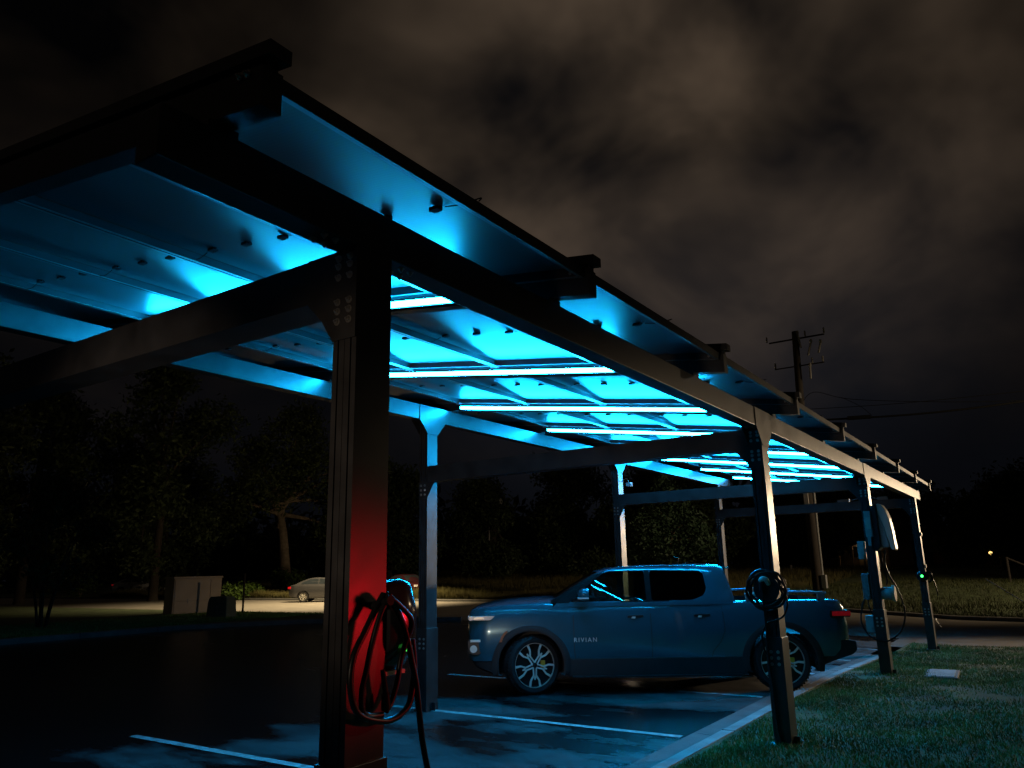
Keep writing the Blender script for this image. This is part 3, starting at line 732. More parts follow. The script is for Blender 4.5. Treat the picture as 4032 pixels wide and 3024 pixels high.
def strip_pane(f, name, mat):
    m = MB(); nu = 10
    for j in range(5):
        for i in range(nu+1):
            m.v.append(f(-1+2*i/nu, j/4))
    for j in range(4):
        for i in range(nu): m.f.append((j*(nu+1)+i, j*(nu+1)+i+1, (j+1)*(nu+1)+i+1, (j+1)*(nu+1)+i)); m.mi.append(0)
    return build(name, m, mat, TR, 60)
uaz = lambda z: interp([(a[0], a[1]) for a in lv], z)
def ws(i, j):
    z = 1.23+.395*j; h = (.83-.18*j); return (uaz(z)+.035+.11*abs(i)**2.5, i*h, z)
strip_pane(ws, 'windscreen', WGLASS)
strip_pane(lambda i, j: (2.85-.07*j-.015, i*(.70-.07*j), 1.29+.28*j), 'rear_window', DGLASS)
lvz = lambda k, z: interp([(a[0], a[k]) for a in lv], z)
for s in (-1, 1):
    m = MB(); zs = fr(1.203, 1.60, 8)
    for z in zs:
        ua, hw, bw = lvz(1, z), lvz(3, z), lvz(4, z); xe = interp([(1.203, .552), (1.43, .83), (1.605, 1.055)], z)-.004
        xs_ = [(ua+bw*.75, hw*.84), (ua+bw*1.2, hw*.955), (ua+bw*2.0, hw), (max(xe, ua+bw*2.0+.01), hw+.002)]
        m.v += [(x-.006, s*(y+.009), z) for x, y in xs_]
    for i in range(len(zs)-1):
        for k in range(3): m.f.append((i*4+k, i*4+k+1, i*4+k+5, i*4+k+4)); m.mi.append(0)
    build('pillar_trim', m, MATTB, TR, 60)
# black window surround strips and pillar trim on the near side
for s in (-1, 1):
    m = MB()
    m.prism([(1.632, 1.21), (1.693, 1.21), (1.693, 1.628), (1.632, 1.628)], 'y', s*.70, s*.703); 
    q = []
    for (xa, xb) in ((1.63, 1.695),):
        m = MB()
        for z in fr(1.212, 1.625, 6): m.v += [(xa, s*(hwz(z)+.0135), z), (xb, s*(hwz(z)+.0135), z)]
        for i in range(5): m.f.append((2*i, 2*i+1, 2*i+3, 2*i+2)); m.mi.append(0)
    build('pillar_trim', m, MATTB, TR)
# interior
m = MB()
m.prism(rounded([(.62, .9), (.62, 1.21), (.85, 1.27), (1.02, 1.22), (1.05, .9)], .05), 'y', -.78, .78); build('dashboard', m, SEATM, TR, 40)
for y in (-.40, .40):
    m = MB(); m.prism(rounded([(1.15, .75), (1.15, .9), (1.62, .86), (1.78, 1.38), (1.90, 1.36), (1.78, .75)], .06), 'y', y-.24, y+.24); m.prism(rounded([(1.80, 1.36), (1.80, 1.53), (1.92, 1.55), (1.92, 1.36)], .04), 'y', y-.14, y+.14); build('seat', m, SEATM, TR, 40)
m = MB(); m.prism(rounded([(2.15, .75), (2.15, .92), (2.5, .9), (2.66, 1.42), (2.76, 1.42), (2.72, .75)], .06), 'y', -.75, .75); build('rear_seat', m, SEATM, TR, 40)
m = MB(); m.tube([(1.12+.05*math.sin(2*PI*i/24), -.40+.18*math.cos(2*PI*i/24), 1.22+.17*math.sin(2*PI*i/24)) for i in range(25)], .014, 8); build('steering_wheel', m, BLACKP, TR, 60)
m = MB(); m.box(.4, 2.8, -.9, .9, .70, .74); m.box(2.79, 2.82, -.85, .85, .7, 1.22); build('cabin_floor', m, SEATM, TR)
# wheels
wheel(TR, 0, -.98+.135, .385, .27, -1, math.radians(24)); wheel(TR, 3.413, -.98+.135, .385, .27, -1)
wheel(TR, 0, .98-.135, .385, .27, 1, math.radians(22)); wheel(TR, 3.413, .98-.135, .385, .27, 1)
# wheel arch cladding
for x in (0, 3.413):
    for s in (-1, 1):
        m = MB(); rings = []
        for i in range(33):
            a = math.radians(-28+236*i/32); ca, sa = math.cos(a), math.sin(a)
            r0, r1 = .452, .452+.075+.02*abs(ca); y0_, y1_ = .90, 1.004
            rings.append([(x+r0*ca, s*y0_, max(.27, .385+r0*sa)), (x+r0*ca, s*y1_, max(.27, .385+r0*sa)), (x+(r0+.03)*ca, s*(y1_+.006), max(.265, .385+(r0+.03)*sa)), (x+r1*ca, s*(y1_-.012), max(.26, .385+r1*sa)), (x+r1*ca, s*y0_, max(.26, .385+r1*sa))])
        m.loft(rings); build('wheel_arch', m, CLAD, TR, 40)
for s in (-1, 1):
    m = MB(); m.prism(rounded([(.50, .47), (2.93, .47), (2.93, .24), (2.80, .215), (.62, .215), (.50, .24)], .03), 'y', s*.86, s*.992); build('rocker_panel', m, CLAD, TR, bevel=.012)
    m = MB(); m.box(.56, 2.86, min(s*.93, s*1.02), max(s*.93, s*1.02), .218, .245); build('side_step', m, BLACKP, TR, bevel=.006)
# doors: panel gaps and handles
def sideline(pts, name, s, w=.009):
    m = MB()
    for (x, z), (x2, z2) in zip(pts, pts[1:]):
        y = lambda zz: interp([(.45, .977), (.58, .989), (.80, .995), (.89, .991), (.995, .977), (1.075, .967), (1.14, .947)], zz)+.003
        d = Vector((x2-x, z2-z)).normalized(); n = Vector((-d.y, d.x))*w/2
        m.add([(x+n.x, s*y(z), z+n.y), (x-n.x, s*y(z), z-n.y), (x2-n.x, s*y(z2), z2-n.y), (x2+n.x, s*y(z2), z2+n.y)], [(0, 1, 2, 3)])
    return build(name, m, BLACKP, TR)
for s in (-1, 1):
    sideline([(.60, 1.12), (.60, 1.0), (.60, .89), (.60, .8), (.60, .56), (.61, .47)], 'door_gap', s); sideline([(1.665, 1.12), (1.665, 1.0), (1.665, .89), (1.665, .8), (1.665, .56), (1.66, .47)], 'door_gap', s)
    sideline([(2.65, 1.12), (2.66, 1.0), (2.665, .89), (2.665, .8), (2.60, .66), (2.49, .54), (2.47, .47)], 'door_gap', s)
    for x in (1.46, 2.37):
        m = MB(); m.prism(rounded([(x-.11, .995), (x-.11, 1.025), (x+.11, 1.03), (x+.11, 1.0)], .012), 'y', s*.965, s*.990); h = build('door_handle', m, BLACKP, TR, bevel=.004)
        m = MB(); m.prism([(x-.06, .985), (x-.05, 1.008), (x+.0, 1.008), (x-.01, .982)], 'y', s*.985, s*.998); build('handle_grip', m, LETT, h, bevel=.003)
    m = MB(); m.cyl((.62, s*.96, 1.245), (.68, s*1.10, 1.26), .03, .025, 10); 
    mir = build('wing_mirror', m, BLACKP, TR, 40)
    m = MB(); rings = []
    for x, k in ((-.075, .45), (-.05, .8), (0, 1), (.06, 1), (.075, .93)):
        rings.append([(.74+x, s*(1.12+.12*k*math.cos(t)), 1.30+.085*k*math.sin(t)+.02*k) for t in [2*PI*i/16 for i in range(16)]])
    m.loft(rings); build('mirror_shell', m, PAINTB, mir, 40)
    m = MB(); m.box(.665, .815, min(s*1.10, s*1.246), max(s*1.10, s*1.246), 1.262, 1.282); build('mirror_lamp', m, WHITEP, mir, bevel=.006)
    # lamps
    m = MB(); m.prism(rounded([(-.862, .99), (-.862, 1.05), (-.49, 1.05), (-.56, .99)], .018), 'y', s*.80, s*.99)
    hl = build('headlight', m, pm('headlight_shell', (.45, .42, .40), .2, .3, .1), TR, bevel=.006)
    m = MB(); m.prism([(-.80, 1.0), (-.78, 1.035), (-.66, 1.04), (-.64, 1.005)], 'y', s*.985, s*.994); build('headlight_reflector', m, BOLT, hl, bevel=.003)
    m = MB(); m.prism(rounded([(4.10, .955), (4.10, 1.045), (4.372, 1.045), (4.372, .955)], .012), 'y', s*.80, s*.982)
    tl = build('tail_light', m, BLACKP, TR, bevel=.004)
    m = MB(); m.box(4.13, 4.376, min(s*.78, s*.985), max(s*.78, s*.985), .972, 1.032); build('tail_lens', m, REDL, tl, bevel=.003)
    m = MB(); m.prism([(-.435, .70), (-.41, .77), (-.37, .825), (-.335, .85), (-.318, .83), (-.36, .79), (-.395, .73), (-.40, .70)], 'y', s*.96, s*1.013); build('side_marker', m, ORANGE, TR)
    m = MB(); m.prism(rounded([(-.885, .62), (-.885, .73), (-.66, .75), (-.64, .58), (-.74, .52), (-.86, .54)], .03), 'y', s*.60, s*.965); fg = build('fog_lamp_housing', m, BLACKP, TR, bevel=.01)
    m = MB(); m.cyl((-.80, s*.93, .61), (-.80, s*.972, .61), .055, .05, 16); build('fog_lamp', m, RIMM, fg, 40)
    m = MB(); m.box(-.845, -.70, min(s*.93, s*.972), max(s*.93, s*.972), .70, .735); build('tow_trim', m, RIMM, fg, bevel=.005)
    # sail panel between cab and bed
# stadium light bar and front trim
m = MB(); m.box(-.915, -.896, -.62, .62, .985, 1.04); build('light_strip', m, WHITEP, TR, bevel=.004)
m = MB(); m.prism(rounded([(-.90, .48), (-.925, .56), (-.90, .66), (-.80, .66), (-.80, .44)], .03), 'y', -.70, .70); build('front_bumper', m, CLAD, TR, 40)
m = MB(); m.prism(rounded([(4.12, .40), (4.36, .47), (4.42, .52), (4.42, .64), (4.30, .66), (4.05, .62), (3.88, .50), (3.84, .32)], .03), 'y', -.955, .955); build('rear_bumper', m, CLAD, TR, 40)
# bed rails and roof details
for y in (-.86, .86):
    m = MB(); m.tube(spline([(3.0, y, 1.275), (3.3, y, 1.29), (3.7, y, 1.295), (3.95, y, 1.285), (4.12, y, 1.27)], 5), .016, 10)
    for x in (3.06, 3.52, 4.04): m.box(x-.05, x+.05, y-.02, y+.02, 1.185, 1.285)
    build('bed_rail', m, pm('bed_rail_alloy', (.35, .36, .37), .3, .5), TR, 40)
m = MB(); m.prism([(2.60, 1.672), (2.86, 1.645), (2.87, 1.625), (2.70, 1.63)], 'y', -.66, .66); build('roof_spoiler', m, PAINTB, TR, bevel=.006)
for y in (-.66, .66):
    m = MB(); m.tube(spline([(1.25, y*1.06, 1.672), (1.8, y*1.07, 1.683), (2.3, y*1.06, 1.672), (2.62, y*1.05, 1.648)], 5), .010, 8); build('roof_rail', m, PAINTB, TR, 60)
m = MB(); m.prism([(2.28, 1.70), (2.40, 1.70), (2.385, 1.735)], 'y', -.012, .012); m.tube([(2.28, .30, 1.70), (2.30, .30, 1.80), (2.22, .30, 1.815)], .006, 6); build('roof_antenna', m, BLACKP, TR)
# door lettering
cu = bpy.data.curves.new('lettering', 'FONT'); cu.body = 'RIVIAN'; cu.size = .082; cu.extrude = .003; cu.align_x = 'CENTER'; cu.space_character = 1.32
to = bpy.data.objects.new('lettering_tmp', cu); col.objects.link(to); bpy.context.view_layer.update()
me = bpy.data.meshes.new_from_object(to.evaluated_get(bpy.context.evaluated_depsgraph_get())); bpy.data.objects.remove(to)
me.materials.clear(); me.materials.append(LETT)
o = ob('badge_lettering', me, TR, (.755, -.9955, .685), rot=(PI/2, 0, 0)); o['label'] = 'small silver RIVIAN letters low on the front door'

def plain_car(label, loc, yaw, paint, group=None, length=4.6):
    t = thing('parked_car', label, 'car', loc, yaw, group)
    HW = [(-.88, .5), (-.82, .72), (-.6, .84), (0, .89), (2.7, .89), (3.3, .85), (3.6, .72), (3.68, .5)]
    ZB = [(-.88, .42), (-.7, .24), (0, .2), (2.8, .2), (3.5, .3), (3.68, .45)]
    ZT = [(-.88, .66), (-.75, .76), (-.3, .86), (.4, .95), (2.7, 1.02), (3.2, 1.02), (3.5, .98), (3.64, .88), (3.68, .75)]
    s_ = sorted(set([a[0] for a in HW+ZB+ZT]+fr(-.4, 3.2, 20)))
    m = MB(); m.loft(body_loft(s_, HW, ZB, ZT, .03, .32)); b = build('body', m, [paint, CLAD], t)
    cut = []
    for x in (0, 2.7):
        for s in (-1, 1):
            m = MB(); m.cyl((x, s*.58, .32), (x, s*1.1, .32), .36, n=28); c = ob('cut', m.mesh('cut', paint)); c.parent = t; cut.append(c)
    apply_bool(b, cut); smooth_mesh(b.data, 30)
    lv = [(.93, .30, 3.42, .84, .1), (1.02, .55, 3.30, .80, .1), (1.18, .92, 2.98, .72, .1), (1.34, 1.32, 2.55, .63, .1), (1.40, 1.52, 2.30, .55, .1), (1.42, 1.7, 2.1, .4, .1)]
    m = MB(); m.loft([plan(*a) for a in lv]); build('cabin', m, paint, t, 35)
    hz = lambda z: interp([(a[0], a[3]) for a in lv], z)
    for s in (-1, 1):
        for poly in ([(.86, 1.05), (1.32, 1.31), (1.80, 1.345), (1.80, 1.05)], [(1.86, 1.05), (1.86, 1.345), (2.36, 1.32), (2.80, 1.14), (2.86, 1.05)]):
            m = MB(); n = len(poly); m.v = [(x, s*(hz(z)+.014), z) for x, z in poly]; m.f = [tuple(range(n))]; m.mi = [0]; build('side_window', m, pm('car_glass', (.02, .025, .03), .06), t)
        m = MB(); m.box(3.50, 3.66, min(s*.58, s*.80), max(s*.58, s*.80), .78, .90); build('tail_light', m, REDL, t, bevel=.01)
        m = MB(); m.box(-.84, -.70, min(s*.55, s*.78), max(s*.55, s*.78), .62, .74); build('headlight', m, WHITEP, t, bevel=.01)
    m = MB(); m.v = [(.58, -.66, 1.02), (.58, .66, 1.02), (1.30, .52, 1.34), (1.30, -.52, 1.34)]; m.f = [(0, 1, 2, 3)]; m.mi = [0]; build('windscreen', m, pm('car_glass', (.02, .025, .03), .06), t)
    for x in (0, 2.7):
        for s in (-1, 1): wheel(t, x, s*.79, .32, .2, s, 0, False, .215)
    return t

# ------------------------------------------------------------------ vegetation
def leaf_cloud(name, parent, blobs, n, size, mat, flat=.75):
    # blobs: (cx, cy, cz, rx, ry, rz); leaves lie in small clumps near the blob surfaces
    B = np.array(blobs, float); vol = (B[:, 3]*B[:, 4]*B[:, 5])**(2/3); idx = rng.choice(len(B), n//9+1, p=vol/vol.sum())
    d = rng.normal(size=(len(idx), 3)); d /= np.linalg.norm(d, axis=1)[:, None]
    rad = rng.uniform(.25, 1.0, len(idx))**.45*(1+.14*np.sin(d[:, 0]*5+B[idx, 0])*np.sin(d[:, 2]*6))
    cc = B[idx, :3]+d*B[idx, 3:]*rad[:, None]
    P = np.repeat(cc, 9, 0)+rng.normal(size=(len(idx)*9, 3))*size*1.5; m = len(P)
    u = rng.normal(size=(m, 3)); u /= np.linalg.norm(u, axis=1)[:, None]; w = rng.normal(size=(m, 3)); v = np.cross(u, w); v /= np.linalg.norm(v, axis=1)[:, None]
    s = size*rng.uniform(.5, 1.15, m)[:, None]; l = s*rng.uniform(.7, 1.3, m)[:, None]
    V = np.stack([P-u*l, P-v*s*.45, P+u*l, P+v*s*.45], 1).reshape(-1, 3)
    return ob(name, big_mesh(name, V, np.arange(m*4).reshape(-1, 4), mat), parent)
def tree(label, x, y, z, blobs, trunk, n, size, mat, name='tree', group=None, bark=BARK, lean=(0, 0), limbs=6, cat='tree'):
    t = thing(name, label, cat, (x, y, z), 0, group); r = random.Random(x*3+y)
    m = MB(); h, rad = trunk
    for k in range(1):
        m.tube(spline([(0, 0, -.3), (lean[0]*.2, lean[1]*.2, h*.3), (lean[0]*.5+.1, lean[1]*.5, h*.65), (lean[0], lean[1], h)], 5), [rad*(1.35 if i == 0 else 1.0-.5*i/15) for i in range(16)], 10)
    top = Vector((lean[0], lean[1], h))
    for k in range(limbs):
        b = blobs[k % len(blobs)]; e = Vector((b[0]+r.uniform(-.3, .3)*b[3], b[1]+r.uniform(-.3, .3)*b[4], b[2]+r.uniform(-.2, .4)*b[5])); s = top*r.uniform(.6, 1)
        mid = (s+e)/2+Vector((r.uniform(-.4, .4), r.uniform(-.4, .4), r.uniform(-.2, .6)))
        m.tube(spline([s, mid, e], 5), [rad*.45*(1-.8*i/10) for i in range(11)], 7)
    build('trunk', m, bark, t, 60)
    leaf_cloud('crown', t, blobs, n, size, mat)
    return t
def blob_crown(r, w, z0, z1, n):
    out = []
    for i in range(n):
        a = r.uniform(0, 2*PI); t = r.random(); z = z0+(z1-z0)*t; rr = w*(.25+.6*math.sin(PI*min(1, .2+.75*t)))*r.uniform(.4, 1)
        s = w*r.uniform(.22, .42); out.append((math.cos(a)*rr, math.sin(a)*rr, z, s, s, s*r.uniform(.6, .9)))
    return out
R = random.Random(5)
# centre tree behind the truck
tree('loose green young tree standing in the field behind the truck roof', 39.4, 15.3, .6, [(0, 0, 4.2, .9, .9, 1.3), (.8, -.9, 3.4, .9, .9, .8), (-.6, .9, 3.1, 1.0, 1.0, .8), (0, 0, 5.4, .45, .45, .7), (.9, -1.6, 2.2, .9, .9, .7), (-.5, 1.6, 2.0, .9, .9, .8), (.2, .0, 1.8, 1.3, 1.3, .8), (-.3, .9, 4.6, .4, .4, .5), (.5, -.8, 4.7, .35, .35, .6)], (2.6, .11), 9000, .13, leaf('leaf_teal', (.045, .085, .045)))
# big left trees
tree('tall spreading tree with a bare pale trunk behind the silver sedan', 45.5, 54.5, .3, [(-2, 1.5, 9, 3.2, 3.2, 2.2), (2, -1.5, 10, 3.2, 3.2, 2.4), (0, 0, 13, 3.5, 3.5, 2.4), (3.5, -4, 7.5, 2.6, 2.6, 1.8), (-4, 4, 7.5, 2.8, 2.8, 2.0), (1, 0, 15.5, 2.2, 2.2, 1.6), (-1.5, 3.8, 12.2, 2.0, 2.0, 1.6), (4.5, -5.5, 11, 1.8, 1.8, 1.5), (3, -3, 5.2, 2.2, 2.2, 1.2)], (8.5, .55), 16000, .24, LEAFM, bark=PALEBARK, limbs=12, lean=(-.9, 1.1))
for i, (x, y, w, h, lab) in enumerate([
    (30, 50, 6, 20, 'tallest dark tree rising left of the nearest post'), (24, 56, 6.5, 17, 'black wide crowned tree at the left edge behind the verge'),
    (38, 62, 6.5, 15, 'dark broad tree above the beige cabinet'), (16, 48, 6, 15, 'leftmost dark tree, cut by the frame edge'),
    (54, 50, 6, 12, 'dark tree seen between the two nearest posts'), (60, 42, 6, 10.5, 'dark round tree left of the unlit street lamp'),
    (66, 38, 7, 12, 'dark broad tree behind the unlit street lamp'), (66, 28, 7, 11, 'dark tree above the truck bonnet'), (62, 22, 6, 11, 'dark tree above the truck windscreen'),
    (72, 16, 7, 9.5, 'dark tree behind the white marker stake'), (84, 15.5, 6, 9, 'dark tree in front of the lit porch house'), (92, 9, 7, 8.5, 'dark tree above the low red building'),
    (98, 3.6, 6, 7, 'low dark tree in the dip of the far treeline'), (80, 1.0, 5.5, 7, 'dark tree by the small yellow lamp'), (74, -1.6, 6, 8, 'rightmost dark tree at the frame edge')]):
    r = random.Random(i+20); z = FZ(x, y) if x > 33 else .2
    tree(lab, x, y, z-.1, blob_crown(r, w*.85, h*.12, h*.88, 22), (h*.5, .22+.02*w), 15000, .026*w+.07, LEAFD, bark=BARKD, group='dark trees along the edge of the field', limbs=8)
# understory shrubs fill the base of the treeline
wr = MB()
for i, (x, y, w, h, lab, mt) in enumerate([(32.9, 44.5, 1.5, .7, 'bright green weeds along the kerb left of the sedan', LEAFL), (40.5, 48.0, 2.2, 1.5, 'yellow green bush at the foot of the pale trunk', LEAFL),
    (33.5, 66.5, 2.0, 3.4, 'vivid green lit bush between black tree trunks', LEAFL), (41, 70, 2.6, 5.5, 'pale lit shrub above the white car', LEAFM), (58, 30, 4, 2.2, 'dark low shrub at the back of the field', LEAFD), (76, 3.2, 2.3, 1.6, 'dark rounded bush under the small yellow lamp', LEAFD)]):
    r = random.Random(i+70); z = FZ(x, y) if x > 33 else .1
    t = thing('shrub', lab, 'shrub', (x, y, z)); m = MB()
    for k in range(5): a = r.uniform(0, 6.28); m.tube([(0, 0, -.1), (math.cos(a)*w*.2, math.sin(a)*w*.2, h*.4), (math.cos(a)*w*.45, math.sin(a)*w*.45, h*.75)], [.04, .03, .012], 6)
    build('stem', m, BARK, t); leaf_cloud('foliage', t, [(r.uniform(-.5, .5)*w, r.uniform(-.5, .5)*w, h*r.uniform(.25, .7), w*.4, w*.4, h*.28) for _ in range(9)], 2600, .12+.02*w, mt)
# crape myrtle on the verge
t = thing('small_tree', 'multi stemmed small tree on the dark verge at far left', 'tree', (10.75, 24.8, .14)); m = MB()
for k in range(5):
    a = 2*PI*k/5+.3; m.tube(spline([(math.cos(a)*.12, math.sin(a)*.12, -.05), (math.cos(a)*.25, math.sin(a)*.25, .8), (math.cos(a)*.55, math.sin(a)*.55, 2.0), (math.cos(a)*.9, math.sin(a)*.9, 3.2)], 5), [.05*(1-.6*i/15) for i in range(16)], 7)
build('trunk', m, BARKD, t, 60); leaf_cloud('crown', t, blob_crown(random.Random(3), 1.9, 1.6, 4.6, 12), 5000, .11, LEAFD)
# distant wood closes the horizon
wx = MB()
def wood():
    blobs = []
    r = random.Random(9)
    for i in range(70):
        a = math.radians(-12+88*i/69); d = r.uniform(105, 150); x, y = -2+d*math.cos(a), -2+d*math.sin(a); h = r.uniform(6, 10)
        if y > 25: h = r.uniform(8, 13)
        blobs += [(x, y, h*.5, 5, 5, h*.5), (x+r.uniform(-3, 3), y+r.uniform(-3, 3), h*.3, 5, 5, h*.35)]
    return leaf_cloud('distant_wood', None, blobs, 30000, 1.1, LEAFD)
struct(wood(), 'stuff', 'black distant wood closing the horizon', 'wood')

# ------------------------------------------------------------------ roadside things
yv = .5908
plain_car('silver sedan parked at the lit road kerb, seen past the nearest post', Vector((30.9, 35.2, 0))-Vector((.03, 0, 0))+Vector((math.sin(yv), -math.cos(yv), 0))*2.7, math.atan2(math.cos(yv), -math.sin(yv)), SILVERC)
plain_car('dark red car half hidden by the second far side post', (37.5, 32.0, FZ(37.5, 32)), math.atan2(-.3, -.95)+PI+.9, DARKC)
plain_car('pale car mostly hidden behind the beige cabinet', (41.5, 68.6, FZ(41.5, 68)), 2.2, WHITEC)
# cabinets
CB = thing('utility_cabinet', 'large beige utility cabinet standing on the dark verge', 'utility cabinet', (18.2, 27.6, .14), math.atan2(-.30, 1.31))
m = MB(); m.prism([(-1.02, 0), (.98, 0), (1.0, 1.42), (-1.0, 1.42)], 'y', -.05, .95); build('cabinet_body', m, CABG, CB, bevel=.02)
m = MB(); m.box(-1.04, 1.04, -.08, .98, 1.421, 1.50); build('lid', m, CABG, CB, bevel=.02)
m = MB(); m.box(-.96, .46, -.075, -.051, .52, 1.36); build('door', m, CABG, CB, bevel=.01)
m = MB(); m.box(-.96, .46, -.072, -.051, .06, .50); build('lower_door', m, CABG, CB, bevel=.01)
m = MB(); m.box(.52, .95, -.07, -.051, .06, 1.36); build('side_door', m, CABG, CB, bevel=.01)
m = MB(); m.box(-.42, -.40, -.09, -.076, .42, .60); m.cyl((0.0, -.09, .54), (0, -.075, .54), .03, n=10); build('latch', m, RAIL, CB)
m = MB(); m.box(-1.2, 1.2, -.2, 1.1, -.1, 0); build('pad', m, CONC, CB)
SB = thing('utility_pedestal', 'small dark green pedestal box beside the beige cabinet', 'utility box', (16.5, 23.55, .14), math.atan2(-.86, .24))
m = MB(); rings = []
for z, k in ((0, 1), (.55, .93), (.70, .86), (.76, .74)): rings.append([(x*k, y*k, z) for x, y in rounded([(-.46, -.3), (.46, -.3), (.46, .3), (-.46, .3)], .05)])
m.loft(rings); build('pedestal_body', m, GREENB, SB, 40)
m = MB(); m.box(-.03, .03, -.295, -.27, .35, .45); build('latch', m, RAIL, SB)
SG = thing('sign_post', 'thin dark post standing alone in front of the lit road', 'post', (19.0, 25.6, .14)); m = MB(); m.box(-.03, .03, -.03, .03, -.1, 1.55); build('post', m, WOODP, SG); m = MB(); m.box(-.04, .04, -.04, .04, 1.55, 1.58); build('cap', m, WOODP, SG)
# utility cover in the grass
CV = thing('utility_cover', 'flat concrete utility cover set in the grass near the third post', 'utility cover', (11.7, -.63, GY(11.7, -.63)), .05)
m = MB(); m.box(-.46, .46, -.22, .22, -.05, .03); build('cover_frame', m, CONC, CV, bevel=.01)
m = MB(); m.box(-.42, .42, -.18, .18, .0302, .038); build('lid', m, pm('cover_lid', (.30, .31, .30), .8, 0, .2, 8), CV, bevel=.004)
# street lamp (unlit) in the field
SLm = thing('street_lamp', 'slender unlit street lamp on a pole beyond the road', 'street lamp', (58.7, 41.6, 1.0))
m = MB(); m.tube([(0, 0, -.2), (0, 0, 3), (0, 0, 6.9)], [.11, .09, .07], 10); build('pole', m, pm('lamp_pole', (.25, .25, .25), .5, .3), SLm, 60)
m = MB(); m.tube(spline([(0, 0, 6.7), (.1, -.12, 7.05), (.35, -.4, 7.2), (.7, -.8, 7.25)], 5), .04, 8); build('arm', m, pm('lamp_arm', (.25, .25, .25), .5, .3), SLm, 60)
m = MB(); m.lathe([(.05, .2), (.16, .1), (.22, -.1), (.18, -.35), (.02, -.42)], (.75, -.86, 7.15), 'z', 14); build('lamp_head', m, BOX, SLm, 50)
m = MB(); m.tube([(0, 0, 2.0), (0, 0, 2.2)], .10, 10); build('pole_band', m, WHITEP, SLm)
ST = thing('marker_stake', 'thin stake with white cap standing in the far field', 'stake', (65.5, 15.55, FZ(65.5, 15.5)))
m = MB(); m.cyl((0, 0, -.1), (0, 0, .62), .03, n=8); build('stake', m, BOX, ST); m = MB(); m.cyl((0, 0, .35), (0, 0, .68), .10, .10, 10); build('cap', m, WHITEP, ST)
# utility pole
UP = thing('utility_pole', 'tall wooden utility pole with fuse holders rising behind the carport', 'utility pole', (36.9, 6.9, FZ(36.9, 6.9)))
m = MB(); m.tube([(0, 0, -.3), (0, 0, 5), (-.02, -.22, 12.9)], [.25, .22, .155], 14); build('pole', m, WOODP, UP, 60)
m = MB(); m.tube([(.02, -.26, .9), (.0, -.26, 3), (-.02, -.30, 6)], .05, 8); m.box(-.22, .1, -.42, -.22, .35, .95); build('conduit', m, BOX, UP, 40)
m = MB(); m.box(-.30, -.22, -.05, .15, 4.1, 5.0); build('notice_plate', m, WHITEP, UP)
m = MB(); m.box(-.06, .0, -1.6, 1.1, 12.48, 12.55); ca = build('crossarm', m, WOODP, UP)
m = MB(); m.box(-.05, .01, -1.45, .95, 11.08, 11.13); cb = build('crossarm', m, WOODP, UP)
def insul(y, z, par, h=.3):
    m = MB(); m.lathe([(.02, 0), (.05, .03), (.03, .08), (.055, .12), (.03, .17), (.05, .22), (.02, h)], (-.05, y, z), 'z', 10); build('insulator', m, PORC, par, 50)
for y in (-1.6, -.7, 1.2): insul(y, 12.56, ca)
for y in (-1.4, -.9, .9): insul(y, 11.13, cb)
def fuse(p, q):
    m = MB(); m.cyl(p, q, .05, .05, 10); m.cyl(q, Vector(q)+Vector((0, 0, .15)), .08, .06, 10); build('fuse_holder', m, PORC, UP, 40)
fuse((-.1, -.45, 12.0), (-.1, -.35, 12.75)); fuse((-.1, -.75, 11.55), (-.1, -.95, 12.2)); fuse((-.1, -1.25, 11.6), (-.1, -1.4, 12.1)); fuse((-.1, -.75, 10.35), (-.1, -.78, 11.0))
m = MB()
for z in (9.2, 8.55, 7.8): m.cyl((-.05, .1, z), (-.05, .48, z), .03, n=8); m.lathe([(.03, 0), (.09, .05), (.09, .22), (.03, .28)], (-.05, .48, z-.1), 'z', 10)
build('side_bracket', m, RIMB, UP, 40)
def wire(label, pts, r, extra=None):
    m = MB(); m.tube(spline(pts, 6), r, 6); o = build('overhead_cable', m, WIRE)
    if extra:
        m = MB(); m.cyl(*extra, .10, .10, 10); build('splice_case', m, WIRE, o)
    return tag(o, label, 'cable')
wire('thick black overhead cable with a long splice case, right of the pole', [(36.8, 6.9, 8.6), (37, 5.5, 8.42), (38, 0, 8.35), (40, -8, 9.05), (44, -24, 10.9)], .045, (Vector((37.1, 4.75, 8.40)), Vector((37.3, 3.75, 8.38))))
wire('thin overhead wire running above the thick cable from the pole', [(36.8, 6.9, 9.05), (38, 1, 8.92), (40, -8, 9.3), (44, -24, 11.0)], .014)
wire('thin drooping service wire falling from the pole to the right', [(36.8, 6.8, 9.2), (36.9, 6.1, 9.85), (37.2, 4.4, 9.3), (38.0, 0, 8.7), (39, -4, 8.45)], .014)
wire('short slack wire joining the service wire to the thick cable', [(37.1, 4.9, 9.45), (37.2, 4.1, 8.9), (37.3, 3.6, 8.3)], .012)
# guy wires at the right edge
GW = thing('guy_wire', 'pale guy wire slanting down at the right frame edge', 'guy wire', (21.8, -.8, 0)); m = MB(); m.tube([(0, 0, 1.19), (.06, -1.4, .12)], .016, 8); build('guard', m, BOX, GW); m = MB(); m.tube([(0.06, -1.4, .12), (.07, -1.6, -.2)], .02, 8); build('anchor_rod', m, RAIL, GW)
GW2 = thing('fence_stay', 'dim slanting timber stay with an upright in the field at right edge', 'stay', (48, -1.4, FZ(48, -1.4)))
m = MB(); m.cyl((0, 1.0, 1.25), (.1, -1.6, -.1), .05, n=8); build('stay', m, WOODP, GW2); m = MB(); m.cyl((0, 1.0, -.2), (0, 1.0, 1.3), .06, n=8); build('upright', m, WOODP, GW2)
